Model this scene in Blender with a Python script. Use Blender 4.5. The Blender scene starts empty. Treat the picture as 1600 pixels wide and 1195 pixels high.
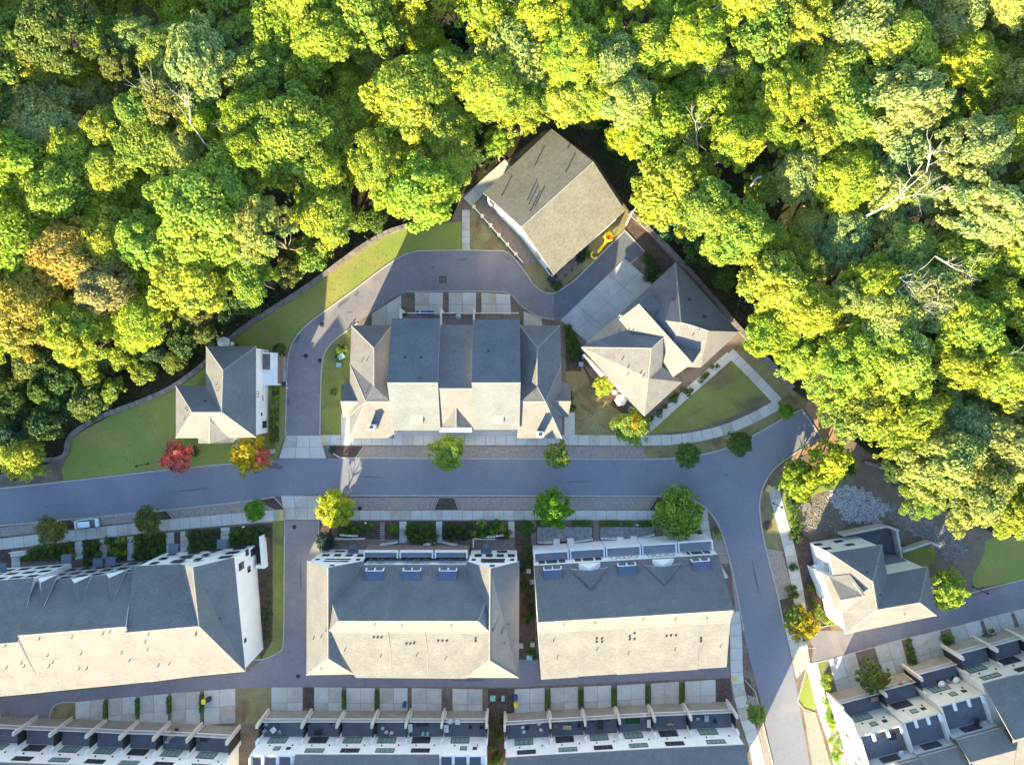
import bpy, bmesh, math, random
import numpy as np
from mathutils import Vector, Matrix
from mathutils.geometry import tessellate_polygon
from mathutils.bvhtree import BVHTree

R = math.radians
SC = 0.12          # metres per photo unit at ground level
CH = 130.0         # drone height
SUN_EL, SUN_AZ = 16.5, 25.5   # light travels towards +x*sin, +y*cos
scene = bpy.context.scene
COL = scene.collection

# ------------------------------------------------------------------ camera, world, sun
cam = bpy.data.cameras.new('camera'); cam_o = bpy.data.objects.new('camera', cam); COL.objects.link(cam_o)
cam_o.location = (0, 0, CH); cam.lens = 36 * CH / 192.0; cam.sensor_width = 36; cam.clip_end = 3000; cam.clip_start = 1
scene.camera = cam_o
w = bpy.data.worlds.new('World'); scene.world = w; w.use_nodes = True
nt = w.node_tree; bg = nt.nodes['Background']
sky = nt.nodes.new('ShaderNodeTexSky'); sky.sky_type = 'NISHITA'; sky.sun_disc = False
sky.sun_elevation = R(SUN_EL); sky.sun_rotation = R(180 + SUN_AZ)
nt.links.new(sky.outputs[0], bg.inputs[0]); bg.inputs[1].default_value = 0.125; sky.ozone_density = 1.9; sky.dust_density = .4
sd = bpy.data.lights.new('sun', 'SUN'); sd.energy = 5.0; sd.angle = R(0.5); sd.color = (1.0, 0.84, 0.50)
so = bpy.data.objects.new('sun', sd); COL.objects.link(so)
dv = Vector((math.sin(R(SUN_AZ)) * math.cos(R(SUN_EL)), math.cos(R(SUN_AZ)) * math.cos(R(SUN_EL)), -math.sin(R(SUN_EL))))
so.rotation_euler = dv.to_track_quat('-Z', 'Y').to_euler(); so.location = (-60, -120, 60)
scene.view_settings.view_transform = 'Standard'; scene.view_settings.look = 'None'
scene.view_settings.gamma = 1; scene.view_settings.use_curve_mapping = False
scene.view_settings.exposure = 2.38
scene.cycles.max_bounces = 6

# ------------------------------------------------------------------ helpers
def P(px, py, h=0.0):
    k = SC * (CH - h) / CH
    return Vector(((px - 800) * k, (597.5 - py) * k, h))
def cr(pts, n=6, closed=False):
    """Catmull-Rom smoothing of a list of 2-D points"""
    out = []; L = len(pts)
    for i in range(L if closed else L - 1):
        p0 = pts[i - 1] if (i > 0 or closed) else pts[i]
        p1 = pts[i]; p2 = pts[(i + 1) % L]
        p3 = pts[(i + 2) % L] if (closed or i + 2 < L) else p2
        for k in range(n):
            t = k / n
            out.append(tuple(0.5 * ((2 * b) + (c - a) * t + (2 * a - 5 * b + 4 * c - d) * t * t + (3 * b - a - 3 * c + d) * t ** 3)
                             for a, b, c, d in zip(p0, p1, p2, p3)))
    if not closed: out.append(tuple(pts[-1]))
    return out
def tag(o, label=None, cat=None, group=None, kind=None):
    if label: o['label'] = label
    if cat: o['category'] = cat
    if group: o['group'] = group
    if kind: o['kind'] = kind
    return o
def link(o, parent=None):
    COL.objects.link(o)
    if parent is not None: o.parent = parent
    return o
def empty(name, loc=(0, 0, 0), rz=0.0):
    o = bpy.data.objects.new(name, None); o.location = loc; o.rotation_euler = (0, 0, rz)
    o.empty_display_size = .5
    COL.objects.link(o); return o
def mesh(name, V, F, mats, mi=None, smooth=False):
    me = bpy.data.meshes.new(name); me.from_pydata([tuple(v) for v in V], [], F)
    for m in (mats if isinstance(mats, (list, tuple)) else [mats]): me.materials.append(m)
    if mi: me.polygons.foreach_set('material_index', mi)
    if smooth: me.polygons.foreach_set('use_smooth', [True] * len(me.polygons))
    me.update(); return me
def obj(name, V, F, mats, parent=None, mi=None, smooth=False, loc=None):
    o = bpy.data.objects.new(name, mesh(name, V, F, mats, mi, smooth)); link(o, parent)
    if loc is not None: o.location = loc
    return o
def inst(name, me, parent=None, loc=(0, 0, 0), rot=(0, 0, 0), sc=(1, 1, 1)):
    o = bpy.data.objects.new(name, me); link(o, parent); o.location = loc; o.rotation_euler = rot; o.scale = sc
    return o
class MB:
    def __init__(s): s.V = []; s.F = []; s.M = []
    def add(s, V, F, m=0):
        n = len(s.V); s.V += [tuple(v) for v in V]; s.F += [tuple(i + n for i in f) for f in F]; s.M += [m] * len(F); return s
    def box(s, x0, y0, z0, x1, y1, z1, m=0, xf=None):
        V = [Vector((x, y, z)) for z in (z0, z1) for x, y in ((x0, y0), (x1, y0), (x1, y1), (x0, y1))]
        if xf: V = [xf @ v for v in V]
        return s.add(V, [(0, 3, 2, 1), (4, 5, 6, 7), (0, 1, 5, 4), (1, 2, 6, 5), (2, 3, 7, 6), (3, 0, 4, 7)], m)
    def prism(s, poly, z0, z1, m=0, bottom=False):
        n = len(poly)
        if area(poly) < 0: poly = poly[::-1]
        V = [(p[0], p[1], z1) for p in poly] + [(p[0], p[1], z0) for p in poly]
        F = [tuple(t) for t in tri(poly)]
        F += [(n + i, n + (i + 1) % n, (i + 1) % n, i) for i in range(n)]
        return s.add(V, F, m)
    def tube(s, p, r, m=0, n=6, cap=True):
        """p list of points, r list of radii"""
        rings = []; base = len(s.V); V = []
        for i, a in enumerate(p):
            a = Vector(a); d = (Vector(p[min(i + 1, len(p) - 1)]) - Vector(p[max(i - 1, 0)])).normalized()
            u = d.cross(Vector((0.3, 0.2, 1) if abs(d.z) < .9 else (1, 0, 0))).normalized(); v = d.cross(u)
            for k in range(n):
                t = 2 * math.pi * k / n; V.append(a + (u * math.cos(t) + v * math.sin(t)) * r[i])
        F = []
        for i in range(len(p) - 1):
            for k in range(n):
                F.append((i * n + k, (i + 1) * n + k, (i + 1) * n + (k + 1) % n, i * n + (k + 1) % n))
        if cap: F.append(tuple(range(n))); F.append(tuple((len(p) - 1) * n + k for k in range(n))[::-1])
        return s.add(V, F, m)
    def build(s, name, mats, parent=None, loc=None, smooth=False):
        return obj(name, s.V, s.F, mats, parent, s.M, smooth, loc)
    def me(s, name, mats, smooth=False): return mesh(name, s.V, s.F, mats, s.M, smooth)
def area(p): return 0.5 * sum(p[i][0] * p[(i + 1) % len(p)][1] - p[(i + 1) % len(p)][0] * p[i][1] for i in range(len(p)))
def tri(poly):
    t = tessellate_polygon([[Vector((p[0], p[1], 0)) for p in poly]]); out = []
    for a, b, c in t:
        A, B, C = poly[a], poly[b], poly[c]
        out.append((a, b, c) if (B[0] - A[0]) * (C[1] - A[1]) - (B[1] - A[1]) * (C[0] - A[0]) > 0 else (a, c, b))
    return out
def sheet(name, pts, z, m, kind='structure', parent=None):
    p = [P(*q).to_2d() for q in pts]
    o = obj(name, [(q.x, q.y, z) for q in p], tri(p), m, parent)
    if kind: o['kind'] = kind
    return o
def inpoly(x, y, poly):
    c = False; j = len(poly) - 1
    for i in range(len(poly)):
        xi, yi = poly[i]; xj, yj = poly[j]
        if (yi > y) != (yj > y) and x < (xj - xi) * (y - yi) / (yj - yi) + xi: c = not c
        j = i
    return c

# ------------------------------------------------------------------ materials
def nodes(name):
    m = bpy.data.materials.new(name); m.use_nodes = True; t = m.node_tree
    return m, t, t.nodes['Principled BSDF']
def ramp(t, stops):
    r = t.nodes.new('ShaderNodeValToRGB'); e = r.color_ramp.elements
    while len(e) < len(stops): e.new(0.5)
    for i, (p, c) in enumerate(stops): e[i].position = p; e[i].color = (*c, 1)
    return r
def noise(t, scale, detail=4, rough=.6, vec=None, dist=0.0):
    n = t.nodes.new('ShaderNodeTexNoise'); n.inputs['Scale'].default_value = scale
    n.inputs['Detail'].default_value = detail; n.inputs['Roughness'].default_value = rough; n.inputs['Distortion'].default_value = dist
    if vec: t.links.new(vec, n.inputs['Vector'])
    return n
def mixc(t, fac, a, b, mode='MIX'):
    n = t.nodes.new('ShaderNodeMix'); n.data_type = 'RGBA'; n.blend_type = mode
    for s, v in ((0, fac), (6, a), (7, b)):
        if hasattr(v, 'is_output'): t.links.new(v, n.inputs[s])
        elif isinstance(v, (int, float)): n.inputs[s].default_value = v
        else: n.inputs[s].default_value = (*v, 1)
    return n.outputs[2]
def mat(name, stops, scale=1.0, rough=.85, fine=None, fine_amt=.35, courses=0, spots=None, big=None, big_col=None, bump=0.0, spec=.3, metal=0, coarse_detail=5):
    m, t, b = nodes(name)
    g = t.nodes.new('ShaderNodeNewGeometry'); v = g.outputs['Position']
    n = noise(t, scale, coarse_detail, .6, v)
    r = ramp(t, stops); t.links.new(n.outputs[0], r.inputs[0]); c = r.outputs[0]
    if fine:
        v2 = v
        if courses:
            mp = t.nodes.new('ShaderNodeMapping'); mp.inputs['Scale'].default_value = (.6, .6, courses); t.links.new(v, mp.inputs[0]); v2 = mp.outputs[0]
        n2 = noise(t, fine, 3, .7, v2); r2 = ramp(t, [(.3, (1 - fine_amt,) * 3), (.7, (1 + fine_amt,) * 3)])
        t.links.new(n2.outputs[0], r2.inputs[0]); c = mixc(t, 1.0, c, r2.outputs[0], 'MULTIPLY')
    if spots:
        n5 = noise(t, spots[0], 5, .7, v, 1.5); r5 = ramp(t, [(spots[1], (0, 0, 0)), (spots[1] + .06, (1, 1, 1))]); t.links.new(n5.outputs[0], r5.inputs[0]); c = mixc(t, r5.outputs[0], c, spots[2])
    if big:
        n3 = noise(t, big, 3, .6, v, 1.0); r3 = ramp(t, [(.52, (0, 0, 0)), (.68, (1, 1, 1))])
        t.links.new(n3.outputs[0], r3.inputs[0]); c = mixc(t, r3.outputs[0], c, big_col)
    t.links.new(c, b.inputs['Base Color'])
    b.inputs['Roughness'].default_value = rough; b.inputs['Specular IOR Level'].default_value = spec; b.inputs['Metallic'].default_value = metal
    if bump:
        bp = t.nodes.new('ShaderNodeBump'); bp.inputs['Strength'].default_value = bump; bp.inputs['Distance'].default_value = .05
        n4 = noise(t, (fine or scale * 4), 3, .7, v); t.links.new(n4.outputs[0], bp.inputs['Height']); t.links.new(bp.outputs[0], b.inputs['Normal'])
    return m
def two(a, b): return [(.32, a), (.68, b)]
M = {}
M['shingle'] = mat('roof_shingle', two((.126, .124, .124), (.158, .154, .151)), .35, .9, fine=3.2, fine_amt=.22, courses=5, bump=.25, spec=.2)
M['shingle_tan'] = mat('roof_shingle_tan', two((.15, .137, .102), (.19, .175, .135)), .35, .9, fine=2.8, fine_amt=.26, courses=5, bump=.25, spec=.2)
M['shingle_blue'] = mat('roof_shingle_slate', two((.112, .122, .130), (.140, .150, .155)), .35, .9, fine=3.4, fine_amt=.18, courses=5, bump=.25, spec=.2)
M['asphalt'] = mat('asphalt', two((.165, .172, .205), (.19, .197, .23)), .12, .9, fine=1.6, fine_amt=.08, big=.07, big_col=(.21, .205, .225), spec=.25, spots=(.45, .66, (.12, .12, .135)))
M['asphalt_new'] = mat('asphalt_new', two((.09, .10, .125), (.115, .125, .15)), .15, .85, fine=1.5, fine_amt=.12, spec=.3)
M['asphalt_old'] = mat('asphalt_worn', two((.155, .145, .16), (.20, .19, .205)), .12, .9, fine=1.4, fine_amt=.1, big=.09, big_col=(.225, .20, .20), spec=.25, spots=(.45, .66, (.12, .12, .135)))
M['concrete'] = mat('concrete', two((.42, .41, .375), (.50, .485, .445)), .5, .85, fine=3, fine_amt=.08, big=.12, big_col=(.43, .40, .34))
M['concrete_stain'] = mat('concrete_stained', two((.35, .33, .285), (.45, .425, .37)), .45, .85, fine=3, fine_amt=.1, big=.25, big_col=(.36, .31, .235))
M['joint'] = mat('joint_dark', two((.17, .16, .145), (.22, .21, .19)), 1, .95)
M['kerb'] = mat('kerb_concrete', two((.30, .285, .25), (.40, .375, .33)), 1, .85)
M['basin'] = mat('basin_soil', two((.14, .105, .075), (.20, .155, .115)), .4, 1, fine=4, fine_amt=.35, bump=.6, spots=(.5, .6, (.13, .15, .07)))
M['concrete_dark'] = mat('concrete_weathered', two((.30, .31, .31), (.38, .385, .38)), .3, .85, fine=3, fine_amt=.07, big=.2, big_col=(.27, .28, .28))
M['paver'] = mat('brick_paver', two((.21, .18, .155), (.31, .27, .24)), 1.8, .9, fine=6, fine_amt=.35, big=.15, big_col=(.31, .24, .18), bump=.5)
M['mulch'] = mat('bark_mulch', two((.06, .04, .035), (.11, .075, .06)), 1.2, 1, fine=5, fine_amt=.5, bump=.8)
M['grass'] = mat('lawn_grass', [(.3, (.145, .165, .045)), (.5, (.185, .20, .055)), (.72, (.24, .235, .075))], .16, 1, fine=4.5, fine_amt=.30, big=.14, big_col=(.135, .12, .06), bump=.6, spec=.1, spots=(.7, .62, (.23, .185, .10)))
M['grass_green'] = mat('lawn_lush', [(.3, (.155, .20, .048)), (.5, (.195, .235, .056)), (.72, (.245, .265, .066))], .13, 1, fine=4.5, fine_amt=.26, big=.055, big_col=(.255, .225, .075), bump=.6, spec=.1, spots=(.7, .62, (.23, .185, .10)))
M['grass_dry'] = mat('lawn_dry', [(.3, (.20, .155, .09)), (.5, (.20, .185, .085)), (.72, (.26, .225, .12))], .35, 1, fine=4.5, fine_amt=.32, big=.2, big_col=(.15, .10, .06), bump=.6, spec=.1, spots=(.7, .62, (.23, .185, .10)))
M['soil'] = mat('bare_soil', [(.3, (.10, .075, .055)), (.5, (.16, .12, .09)), (.75, (.21, .165, .125))], .35, 1, fine=4, fine_amt=.35, bump=.6)
M['clay'] = mat('clay_path', [(.3, (.24, .14, .08)), (.5, (.33, .20, .12)), (.75, (.40, .27, .17))], .3, 1, fine=3, fine_amt=.2, bump=.4)
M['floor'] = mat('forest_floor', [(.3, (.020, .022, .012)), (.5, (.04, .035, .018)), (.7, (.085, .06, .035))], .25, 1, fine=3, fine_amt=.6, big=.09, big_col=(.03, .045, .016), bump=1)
M['white'] = mat('painted_white_wall', two((.74, .73, .71), (.80, .79, .77)), .4, .7, fine=2, fine_amt=.03)
M['cream'] = mat('cream_stucco', two((.56, .51, .43), (.64, .59, .50)), .6, .8, fine=3, fine_amt=.05)
M['grey'] = mat('grey_panel', two((.30, .31, .33), (.36, .37, .39)), .6, .7)
M['deck'] = mat('deck_floor', two((.13, .13, .145), (.17, .17, .19)), .5, .8, fine=4, fine_amt=.12)
M['door'] = mat('beige_garage_door', two((.25, .22, .185), (.33, .295, .25)), .6, .7, fine=3, fine_amt=.06)
M['brick'] = mat('brown_brick', two((.17, .13, .11), (.25, .195, .165)), 1.5, .9, fine=6, fine_amt=.3)
M['frame'] = mat('dark_frame', two((.03, .028, .026), (.045, .04, .036)), 1, .5)
M['fascia'] = mat('white_fascia', two((.62, .61, .58), (.7, .69, .66)), 1, .6)
M['fascia_grey'] = mat('grey_fascia', two((.32, .30, .27), (.38, .36, .33)), 1, .6)
M['ridge'] = mat('ridge_cap', two((.20, .185, .165), (.26, .24, .215)), 1, .9)
M['metal'] = mat('standing_seam_blue', two((.085, .105, .155), (.105, .13, .185)), .6, .45, spec=.5)
M['metal_tan'] = mat('standing_seam_tan', two((.30, .28, .25), (.38, .355, .32)), .6, .45, spec=.5)
M['black'] = mat('black_metal', two((.015, .015, .016), (.03, .03, .03)), 1, .5, spec=.4)
M['bark'] = mat('bark', two((.10, .075, .055), (.20, .165, .13)), 2, .95)
M['deadwood'] = mat('bleached_wood', two((.34, .31, .27), (.50, .47, .42)), 1.5, .9)
M['stone'] = mat('wall_stone', two((.14, .12, .11), (.26, .225, .20)), .9, .95, fine=4, fine_amt=.3, bump=.5)
M['rock_light'] = mat('white_riprap', two((.28, .29, .32), (.50, .51, .54)), 1.5, .9)
M['rock_grey'] = mat('grey_riprap', two((.17, .16, .155), (.34, .33, .32)), 1.2, .9)
M['yellow'] = mat('yellow_plastic', two((.70, .55, .02), (.78, .62, .03)), 1, .5)
M['tactile'] = mat('yellow_tactile', two((.50, .36, .10), (.60, .43, .13)), 1, .8)
M['red'] = mat('red_plastic', two((.42, .06, .03), (.5, .08, .04)), 1, .5)
M['blue'] = mat('blue_plastic', two((.02, .05, .16), (.03, .07, .22)), 1, .5)
M['teal'] = mat('teal_box', two((.20, .36, .33), (.26, .44, .40)), 1, .6)
M['terracotta'] = mat('orange_cushion', two((.42, .18, .10), (.5, .22, .13)), 1, .8)
M['wood'] = mat('raw_timber', two((.33, .24, .15), (.45, .33, .21)), 1, .9)
M['offwhite'] = mat('off_white', two((.6, .59, .56), (.7, .69, .66)), 1, .6)
M['carpaint'] = mat('silver_blue_paint', two((.60, .68, .72), (.66, .74, .78)), .5, .35, spec=.6)
M['turf'] = mat('artificial_turf', two((.02, .07, .02), (.03, .10, .03)), 1, 1)
def glassmat(name, col, rough=.12):
    m, t, b = nodes(name); b.inputs['Base Color'].default_value = (*col, 1); b.inputs['Roughness'].default_value = rough
    b.inputs['Specular IOR Level'].default_value = .8; return m
M['glass'] = glassmat('window_glass', (.045, .05, .055)); M['glass_green'] = glassmat('window_glass_green', (.20, .30, .26))
def leafmat():
    m, t, b = nodes('leaf')
    oi = t.nodes.new('ShaderNodeObjectInfo'); at = t.nodes.new('ShaderNodeAttribute'); at.attribute_name = 'rnd'
    r = ramp(t, [(0, (.50, .56, .5)), (.5, (1, 1, 1)), (1, (1.4, 1.3, 1.35))]); t.links.new(at.outputs['Fac'], r.inputs[0])
    g = t.nodes.new('ShaderNodeNewGeometry'); n = noise(t, .2, 5, .65, g.outputs['Position'])
    r2 = ramp(t, [(.3, (.66, .86, 1.15)), (.5, (1, 1, 1)), (.7, (1.28, 1.08, .9))]); t.links.new(n.outputs[0], r2.inputs[0])
    c = mixc(t, 1.0, oi.outputs['Color'], r.outputs[0], 'MULTIPLY'); c = mixc(t, 1.0, c, r2.outputs[0], 'MULTIPLY')
    t.links.new(c, b.inputs['Base Color']); b.inputs['Roughness'].default_value = .55; b.inputs['Specular IOR Level'].default_value = .25
    tr = t.nodes.new('ShaderNodeBsdfTranslucent'); t.links.new(c, tr.inputs['Color'])
    mx = t.nodes.new('ShaderNodeMixShader'); mx.inputs[0].default_value = .5
    t.links.new(b.outputs[0], mx.inputs[1]); t.links.new(tr.outputs[0], mx.inputs[2])
    t.links.new(mx.outputs[0], t.nodes['Material Output'].inputs[0]); return m
M['leaf'] = leafmat()

# ------------------------------------------------------------------ terrain
PLAT = [(-900, 765), (-60, 735), (60, 722), (102, 712), (112, 682), (170, 648), (272, 605), (322, 568), (380, 515), (480, 450), (570, 385), (625, 356), (705, 342),
        (722, 300), (770, 262), (845, 190), (872, 188), (935, 246), (985, 325), (1010, 352), (1062, 405), (1165, 520), (1240, 605), (1270, 600), (1290, 560), (1310, 610), (1300, 665), (1340, 690), (1400, 735),
        (1455, 770), (1490, 800), (1560, 832), (1680, 838), (2500, 900), (2500, 2600), (-900, 2600)]
PLW = [P(*q).to_2d() for q in PLAT]
pa = np.array([(q.x, q.y) for q in PLW]); pb = np.roll(pa, -1, 0)
def plat_dist(x, y):
    d = pb - pa; q = np.array((x, y)) - pa; L = (d * d).sum(1); t = np.clip((q * d).sum(1) / L, 0, 1)
    return math.sqrt((((q - d * t[:, None]) ** 2).sum(1)).min())
def terr(x, y):
    if inpoly(x, y, PLW): return -0.05
    d = plat_dist(x, y)
    if d < .3: return -.3
    bump = .5 * math.sin(x * .11 + y * .05) + .4 * math.sin(y * .17 - x * .07)
    return -min(3.2, .6 + .45 * d) + bump * min(1, d / 12)
ax = [-900, -500, -300, -200, -150] + [-120 + 2.4 * i for i in range(101)] + [150, 200, 300, 500, 900]
ay = [-900, -500, -300, -200, -130] + [-100 + 2.4 * i for i in range(84)] + [130, 200, 300, 500, 900]
V = [(x, y, terr(x, y)) for y in ay for x in ax]; nx = len(ax)
F = [(j * nx + i, j * nx + i + 1, (j + 1) * nx + i + 1, (j + 1) * nx + i) for j in range(len(ay) - 1) for i in range(nx - 1)]
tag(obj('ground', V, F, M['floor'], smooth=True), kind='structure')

# flat coverings, one above the other
Z0 = 0.0
sheet('neighbourhood_ground', [(-300, 772), (-60, 752), (60, 730), (102, 714), (112, 684), (170, 650), (272, 607), (322, 570), (380, 517), (480, 452), (570, 387), (625, 358), (705, 344), (722, 305), (772, 268), (850, 204),
      (866, 204), (930, 250), (983, 330), (1008, 356), (1060, 408), (1163, 524), (1238, 608), (1262, 625), (1268, 603), (1284, 570), (1308, 612), (1298, 665), (1338, 692), (1398, 738), (1453, 773), (1488, 803), (1558, 835), (1680, 842), (1900, 1500), (-300, 1500)], Z0, M['soil'])
Zg = .005
sheet('lawn', cr([(104, 716), (112, 686), (170, 651), (272, 609), (322, 572), (380, 519), (480, 454), (570, 389), (627, 360), (722, 346)], 4) +
      [(722, 392), (650, 392), (600, 418), (560, 448), (520, 477), (480, 507), (458, 530), (449, 558), (446, 680), (430, 718), (340, 726), (250, 734), (100, 750), (96, 735)], Zg, M['grass_green'])
sheet('dry_lawn', [(722, 345), (735, 300), (760, 275), (800, 250), (850, 206), (870, 206), (985, 335), (985, 362), (862, 459), (840, 450), (800, 398), (790, 392), (722, 392)], Zg, M['grass_dry'])
sheet('forecourt_lawn', [(1015, 676), (1145, 562), (1200, 622), (1140, 652), (1080, 672), (1020, 678)], Zg, M['grass'])
sheet('side_lawn', [(884, 680), (884, 560), (905, 560), (965, 640), (1000, 660), (985, 680)], Zg, M['grass_dry'])
sheet('verge_lawn', [(1145, 545), (1163, 526), (1238, 610), (1262, 628), (1245, 640), (1190, 672), (1150, 692), (1100, 708), (1056, 717), (1010, 716), (1000, 695), (1080, 690), (1130, 680), (1220, 632)], Zg, M['grass_dry'])
sheet('loop_lawn', cr([(503, 680), (503, 600), (505, 560), (515, 540), (545, 515), (560, 508)], 3) + [(560, 680)], Zg, M['grass'])
sheet('alley_lawn', [(410, 816), (443, 812), (442, 1000), (434, 1020), (412, 1029), (395, 1029), (410, 1000)], Zg, M['grass'])
sheet('corner_lawn', cr([(78, 1135), (80, 1112), (92, 1099), (118, 1097)], 4) + [(118, 1140)], Zg, M['grass_dry'])
sheet('garden_lawn', [(368, 1075), (424, 1073), (424, 1130), (368, 1130)], Zg, M['grass_dry'])
sheet('triangle_lawn', [(1141, 1010), (1141, 952), (1152, 950), (1162, 985), (1148, 1008)], Zg, M['grass_green'])
sheet('far_lawn', cr([(1522, 918), (1520, 890), (1535, 850), (1560, 838)], 4) + [(1760, 838), (1760, 860), (1600, 908)], Zg, M['grass_green'])
sheet('sunny_verge', [(1245, 1095), (1262, 1033), (1275, 1110), (1255, 1107)], Zg, M['grass_green'])
sheet('sunny_strip', [(1276, 1036), (1290, 1031), (1290, 1062), (1284, 1070)], Zg, M['grass'])
sheet('corner_strip_lawn', [(1185, 775), (1200, 760), (1215, 790), (1222, 860), (1197, 855)], Zg, M['grass_dry'])
sheet('clay_path', [(1262, 628), (1262, 600), (1284, 572), (1306, 612), (1320, 672), (1300, 700), (1250, 712), (1235, 728), (1216, 738), (1248, 706), (1285, 683), (1258, 637)], Zg + .004, M['clay'])
sheet('hedge_bank', cr([(1222, 770), (1260, 758), (1330, 715), (1340, 735), (1300, 765), (1262, 780), (1252, 850), (1240, 850), (1226, 800)], 2), Zg + .004, M['grass_green'])
for i, q in enumerate([[(528, 814), (623, 814), (623, 852), (528, 852)], [(636, 814), (681, 814), (681, 852), (636, 852)], [(691, 814), (794, 814), (794, 852), (691, 852)], [(804, 814), (829, 814), (838, 1030), (810, 1030)],
      [(838, 822), (926, 822), (926, 856), (838, 856)], [(937, 822), (1024, 822), (1024, 852), (937, 852)], [(1034, 822), (1080, 822), (1080, 846), (1034, 846)],
      [(33, 878), (56, 852), (117, 847), (117, 875)], [(131, 843), (155, 842), (157, 863), (160, 885), (130, 885)], [(168, 841), (198, 838), (200, 875), (168, 878)], [(211, 837), (258, 832), (260, 872), (211, 876)],
      [(296, 828), (344, 824), (345, 860), (296, 862)], [(360, 823), (426, 817), (426, 1000), (408, 1030), (360, 860)], [(0, 858), (18, 858), (18, 890), (0, 890)], [(273, 832), (281, 831), (281, 860), (273, 860)],
      [(500, 815), (518, 815), (518, 860), (500, 880)], [(426, 540), (446, 540), (446, 556), (426, 556)], [(425, 600), (436, 600), (436, 690), (425, 690)], [(1226, 830), (1262, 830), (1300, 990), (1262, 990)],
      [(985, 335), (1015, 352), (1065, 412), (1035, 430), (1006, 392), (975, 360)], [(884, 500), (910, 545), (908, 580), (884, 580)], [(905, 560), (925, 590), (1005, 655), (985, 655), (930, 615)],
      [(1160, 1075), (1178, 1095), (1172, 1060), (1163, 1058)], [(762, 1075), (803, 1075), (803, 1195), (762, 1195)], [(475, 1073), (490, 1073), (490, 1106), (475, 1106)], [(1118, 1061), (1140, 1059), (1145, 1095), (1122, 1097)]]):
    sheet('mulch_bed', q, Zg + .006, M['mulch'])

# roads
Za = .015
main = [(-300, 800), (-60, 771), (0, 764), (130, 750), (250, 736), (340, 727), (418, 721), (438, 717), (515, 716), (1010, 717), (1060, 716)] + cr([(1060, 716), (1110, 707), (1150, 694), (1190, 673), (1225, 653), (1253, 639)], 4)[1:] + \
       [(1283, 683)] + cr([(1245, 706), (1212, 730), (1196, 752), (1188, 775), (1187, 800), (1195, 850), (1215, 930), (1228, 990), (1242, 1060), (1256, 1140), (1275, 1250)], 4) + \
       cr([(1213, 1250), (1200, 1150), (1185, 1080), (1165, 1000), (1146, 900), (1130, 840), (1118, 812), (1100, 790), (1078, 779), (1040, 774)], 4) + [(700, 773), (500, 773), (440, 774), (400, 780), (250, 797), (0, 820), (-60, 827), (-300, 856)]
sheet('road', main, Za, M['asphalt'])
outer = cr([(446, 680), (448, 600), (450, 560), (459, 532), (480, 507), (520, 477), (560, 448), (600, 418), (630, 399), (652, 392)], 4) + [(720, 391)] + cr([(786, 392), (800, 400), (820, 425), (838, 449), (862, 459), (884, 448), (900, 436)], 4)[0:] + [(977, 360)]
inner = [(1007, 393)] + cr([(985, 412), (932, 460), (895, 490), (865, 499), (840, 494), (815, 478), (800, 462), (780, 456)], 4) + [(700, 455)] + cr([(648, 455), (628, 459), (610, 468), (580, 488), (552, 510), (524, 530), (508, 550), (503, 572), (501, 620), (500, 680)], 4)
LOOP = outer + inner
sheet('loop_road', outer[:48] + [(720, 391)] + [q for q in outer[37:] if q[0] < 866] + [(866, 459), (866, 499)] + [q for q in inner if q[0] < 865], Za + .004, M['asphalt_old']) if False else None
sheet('loop_road', LOOP, Za + .004, M['asphalt_old'])
sheet('new_asphalt_patch', [(865, 458), (884, 448), (900, 436), (976, 361), (1006, 393), (985, 412), (932, 460), (895, 490), (866, 498)], Za + .008, M['asphalt_new'])
sheet('west_alley', [(444, 813), (497, 813), (497, 1072), (443, 1075)] , Za + .004, M['asphalt_old'])
sheet('service_alley', [(-300, 1100), (-60, 1098), (0, 1090), (100, 1080), (383, 1050), (410, 1030), (434, 1022), (443, 1000), (497, 1000), (497, 1050), (804, 1050), (804, 1030), (838, 1030), (842, 1050), (1138, 1040), (1140, 1058),
      (1000, 1064), (803, 1073), (424, 1073), (370, 1075), (250, 1088), (118, 1096), (92, 1098), (80, 1110), (76, 1140), (76, 1250), (-300, 1250)], Za + .008, M['asphalt_old'])
sheet('east_alley', [(1258, 985), (1320, 985), (1463, 950), (1600, 905), (1900, 830), (1900, 880), (1600, 953), (1400, 1000), (1292, 1031), (1268, 1036), (1270, 1010)], Za + .004, M['asphalt_old'])
Zp = .022
bricks = [[(568, 697), (1002, 697), (1012, 715), (556, 715)], [(545, 777), (684, 777), (676, 796), (552, 796)], [(711, 777), (1024, 777), (1012, 796), (719, 796)], [(0, 824), (90, 814), (80, 829), (0, 838)],
          [(112, 811), (238, 797), (250, 811), (124, 824)], [(260, 795), (400, 781), (432, 797), (272, 810)], [(1198, 858), (1222, 862), (1241, 930), (1215, 935)], [(1140, 880), (1150, 955), (1155, 955), (1146, 900), (1130, 845), (1112, 820), (1118, 880)],
          [(1168, 1085), (1182, 1090), (1208, 1195), (1180, 1195)], [(1255, 1110), (1275, 1115), (1300, 1200), (1270, 1200)]]
for q in bricks: sheet('brick_parking_bay', q, Zp, M['paver'])
for q in [[(686, 777), (709, 777), (717, 796), (678, 796)], [(556, 715), (568, 697), (525, 697), (512, 697), (520, 708), (530, 714)], [(92, 812), (110, 809), (122, 825), (82, 829)], [(240, 797), (258, 795), (270, 810), (252, 812)],
          [(400, 780), (428, 776), (444, 796), (432, 797)], [(1026, 777), (1060, 777), (1080, 782), (1090, 796), (1014, 796)], [(1218, 937), (1240, 932), (1250, 985), (1225, 975)]]:
    sheet('tree_bed', q, Zp + .002, M['mulch'])

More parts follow.
